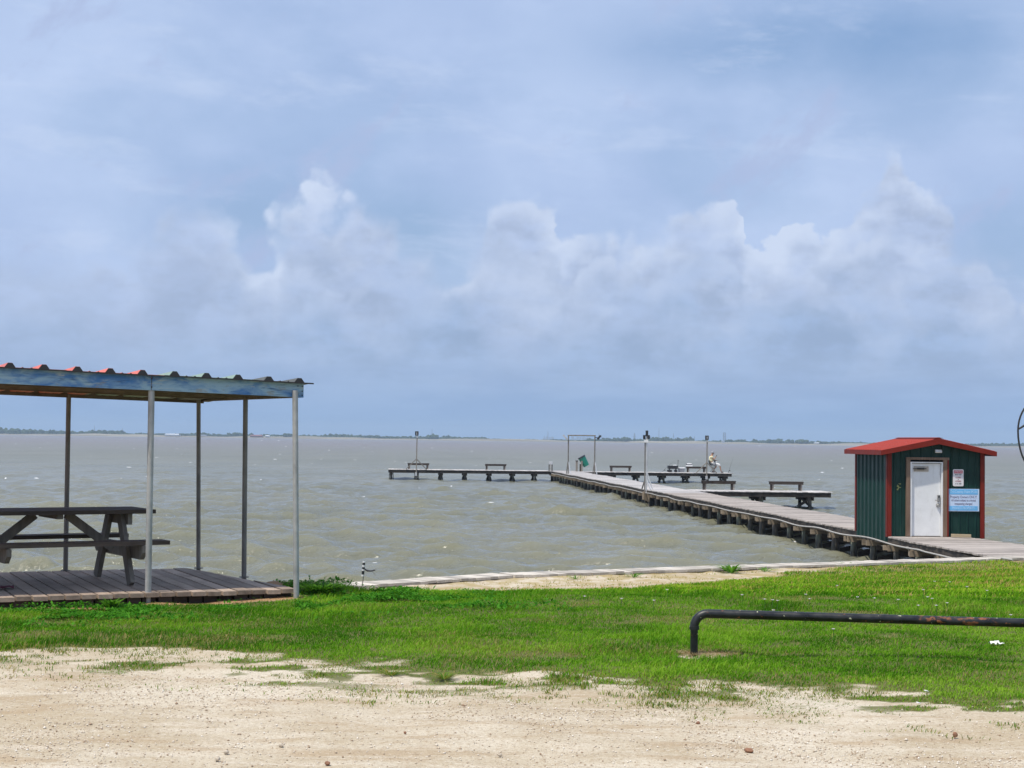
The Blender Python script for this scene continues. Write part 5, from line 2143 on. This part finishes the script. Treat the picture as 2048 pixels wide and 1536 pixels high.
# ------------------------------------------------------------------ gravel and stones
def build_gravel():
    n = 60000
    X, Y = scatter(n, lambda y: -.36 * y - .2, lambda y: .36 * y + .2, 7.2, 12.2)
    e = np.interp(X, EX, EY)
    keep = (rng.random(n) < sstep(.6, -.6, Y - e)) & (rng.random(n) < .25 + .75 * sstep(.42, .6, fbm(X, Y, 1.3, 3, 101)))
    X, Y = X[keep], Y[keep]
    n = len(X)
    Zl = land_z(X, Y) + ((fbm(X, Y, .9, 3, 31) - .5) * .05 + (fbm(X, Y * 1.6, 7.0, 3, 33) - .5) * .016) * (1 - sstep(-.6, 1.2, Y - np.interp(X, EX, EY)))
    R_ = .0025 + .0055 * rng.random(n) ** 3 + .005 * (rng.random(n) > .985)
    base = np.array([[1, 0, 0], [0, 1, 0], [-1, 0, 0], [0, -1, 0], [0, 0, .8], [0, 0, -.6]])
    V = base[None] * R_[:, None, None] * rng.uniform(.6, 1.35, (n, 6, 1))
    a = rng.random(n) * 6.28
    ca, sa = np.cos(a), np.sin(a)
    Vr = np.stack([V[:, :, 0] * ca[:, None] - V[:, :, 1] * sa[:, None], V[:, :, 0] * sa[:, None] + V[:, :, 1] * ca[:, None], V[:, :, 2]], -1)
    Vr += np.stack([X, Y, Zl + R_ * .3], -1)[:, None, :]
    tri = np.array([[0, 1, 4], [1, 2, 4], [2, 3, 4], [3, 0, 4], [1, 0, 5], [2, 1, 5], [3, 2, 5], [0, 3, 5]])
    Fc = (np.arange(n)[:, None, None] * 6 + tri[None]).reshape(-1, 3)
    m, k, b = new_mat('pebbles')
    rnd = k.new('ShaderNodeNewGeometry').outputs['Random Per Island']
    k.put(b.inputs['Base Color'], k.ramp(rnd, [(0, (.30, .20, .13)), (.2, (.45, .35, .25)), (.5, (.58, .49, .38)), (.8, (.66, .58, .48)), (1, (.78, .73, .66))]))
    b.inputs['Roughness'].default_value = .9
    o = np_mesh('gravel', Vr.reshape(-1, 3), Fc, m)
    tag(o, 'fine loose gravel scattered over the sandy lot', 'gravel', None, 'stuff')


build_gravel()


def stone(px, py, w, h, mat, label, seed):
    r2 = random.Random(seed)
    p = pl(px, py, ZLOT)
    t = MB(p).blob((p.x, p.y, p.z + h * .3), (w / 2, w * .38, h / 2), 2, .16, rnd=r2).build('stone', mat, None, True)
    t.location = p
    t.rotation_euler = (0, 0, r2.uniform(0, 3))
    tag(t, label, 'stone', 'stones lying on the sandy lot')


for i, (px, py, w, h, mt, lab) in enumerate([
    (1498, 1504, .050, .026, 'stone', 'reddish brown stone in the right foreground of the lot'),
    (1910, 1473, .030, .032, 'stone', 'dark brown upright stone at the right below the grass'),
    (1396, 1448, .030, .020, 'stone', 'small brown stone below the sand tuft under the rail'),
    (655, 1529, .036, .022, 'stone', 'brown stone at the bottom edge left of centre'),
    (452, 1507, .036, .022, 'stonegrey', 'pale stone in the left foreground beside another'),
    (435, 1521, .034, .022, 'stonegrey', 'pale stone nearest the bottom in the left foreground'),
    (562, 1493, .030, .020, 'stonegrey', 'pale flat stone left of centre in the foreground'),
    (810, 1467, .018, .016, 'stone', 'tiny dark stone alone in the middle of the lot'),
    (1000, 1512, .026, .018, 'stonegrey', 'pale small stone near the bottom centre')]):
    stone(px, py, w, h, mt, lab, i)

# ------------------------------------------------------------------ flowers and litter on the lawn
FL = [(290, 138), (438, 148), (567, 155), (920, 132), (1010, 150), (1042, 153), (1062, 156), (1175, 130), (1190, 149), (1300, 90), (1382, 141), (1450, 145), (1545, 151), (1625, 176), (1645, 110),
      (1662, 140), (1680, 147), (1697, 176), (1750, 72), (1900, 113), (1045, 196), (1135, 204), (1170, 207), (1352, 222), (1285, 275), (1690, 70), (1995, 215), (1820, 95), (620, 110), (1740, 165)]
r2 = random.Random(12)
fl_pet = None
for i, (zx, zy) in enumerate(FL):
    px, py = 1024 + zx / 2, 1140 + zy / 2
    p = gp(px, py + 5)
    t = empty('wild_flower', (p.x, p.y, p.z), r2.uniform(0, 6), 'tiny pale pink wild flower standing in the lawn grass', 'flower', 'pale flowers scattered through the lawn')
    sc = .9 + p.y / 40
    if fl_pet is None:
        m = MB()
        for k in range(5):
            a = k * 2 * math.pi / 5
            d = Vector((math.cos(a), math.sin(a), 0))
            n_ = Vector((-d.y, d.x, 0))
            c = Vector((0, 0, .075))
            m.add([c, c + d * .008 + n_ * .005 + Vector((0, 0, .006)), c + d * .015 + Vector((0, 0, .008)), c + d * .008 - n_ * .005 + Vector((0, 0, .006))], [(0, 1, 2, 3)])
        fl_pet = m.build('petals', 'petal', t)
        fl_stem = MB().tube([(0, 0, -.01), (.004, 0, .04), (0, 0, .076)], .0016, 5).build('stem', 'stem', t)
    else:
        for src in (fl_pet, fl_stem):
            o = src.copy()
            COL.objects.link(o)
            o.parent = t
    t.scale = (sc, sc, sc)

p = gp(1992, 1297)
t = empty('paper_scrap', p, .2, 'crumpled white paper scrap lying in the grass at right', 'litter')
m = MB()
rr = random.Random(3)
vs = [(x * .017 - .05 + rr.uniform(-.006, .006), y * .02 - .03, .03 + rr.random() * .028) for y in range(4) for x in range(7)]
m.add(vs, [(y * 7 + x, y * 7 + x + 1, y * 7 + x + 8, y * 7 + x + 7) for y in range(3) for x in range(6)])
o = m.build('sheet', 'paper', t)
o.modifiers.new('s', 'SOLIDIFY').thickness = .002
for px, py, lab in ((1837, 1413, 'tiny white paper scrap on the sand at the grass edge'), (1853, 1388, 'thin white litter strip in grass above the paper scrap')):
    p = gp(px, py)
    t = empty('paper_scrap', p, .5, lab, 'litter')
    MB().box((0, 0, .02), (.045, .014, .004), rot=Euler((.3, .2, .4)).to_matrix()).build('sheet', 'paper', t)

# ------------------------------------------------------------------ haze
hm = bpy.data.materials.new('thin_sea_haze')
hm.use_nodes = True
k = NG(hm.node_tree)
k.n.clear()
vol = k.new('ShaderNodeVolumePrincipled')
vol.inputs['Color'].default_value = (0.62, 0.80, 1.0, 1)
vol.inputs['Density'].default_value = 0.00016
vol.inputs['Anisotropy'].default_value = 0.0
mo = k.new('ShaderNodeOutputMaterial')
k.l.new(vol.outputs[0], mo.inputs['Volume'])
hb = MB().box((0, 4500, 34.0), (11000, 9800, 76.0)).build('haze', hm)
tag(hb, 'thin blue haze in the air over the bay', 'haze', None, 'stuff')
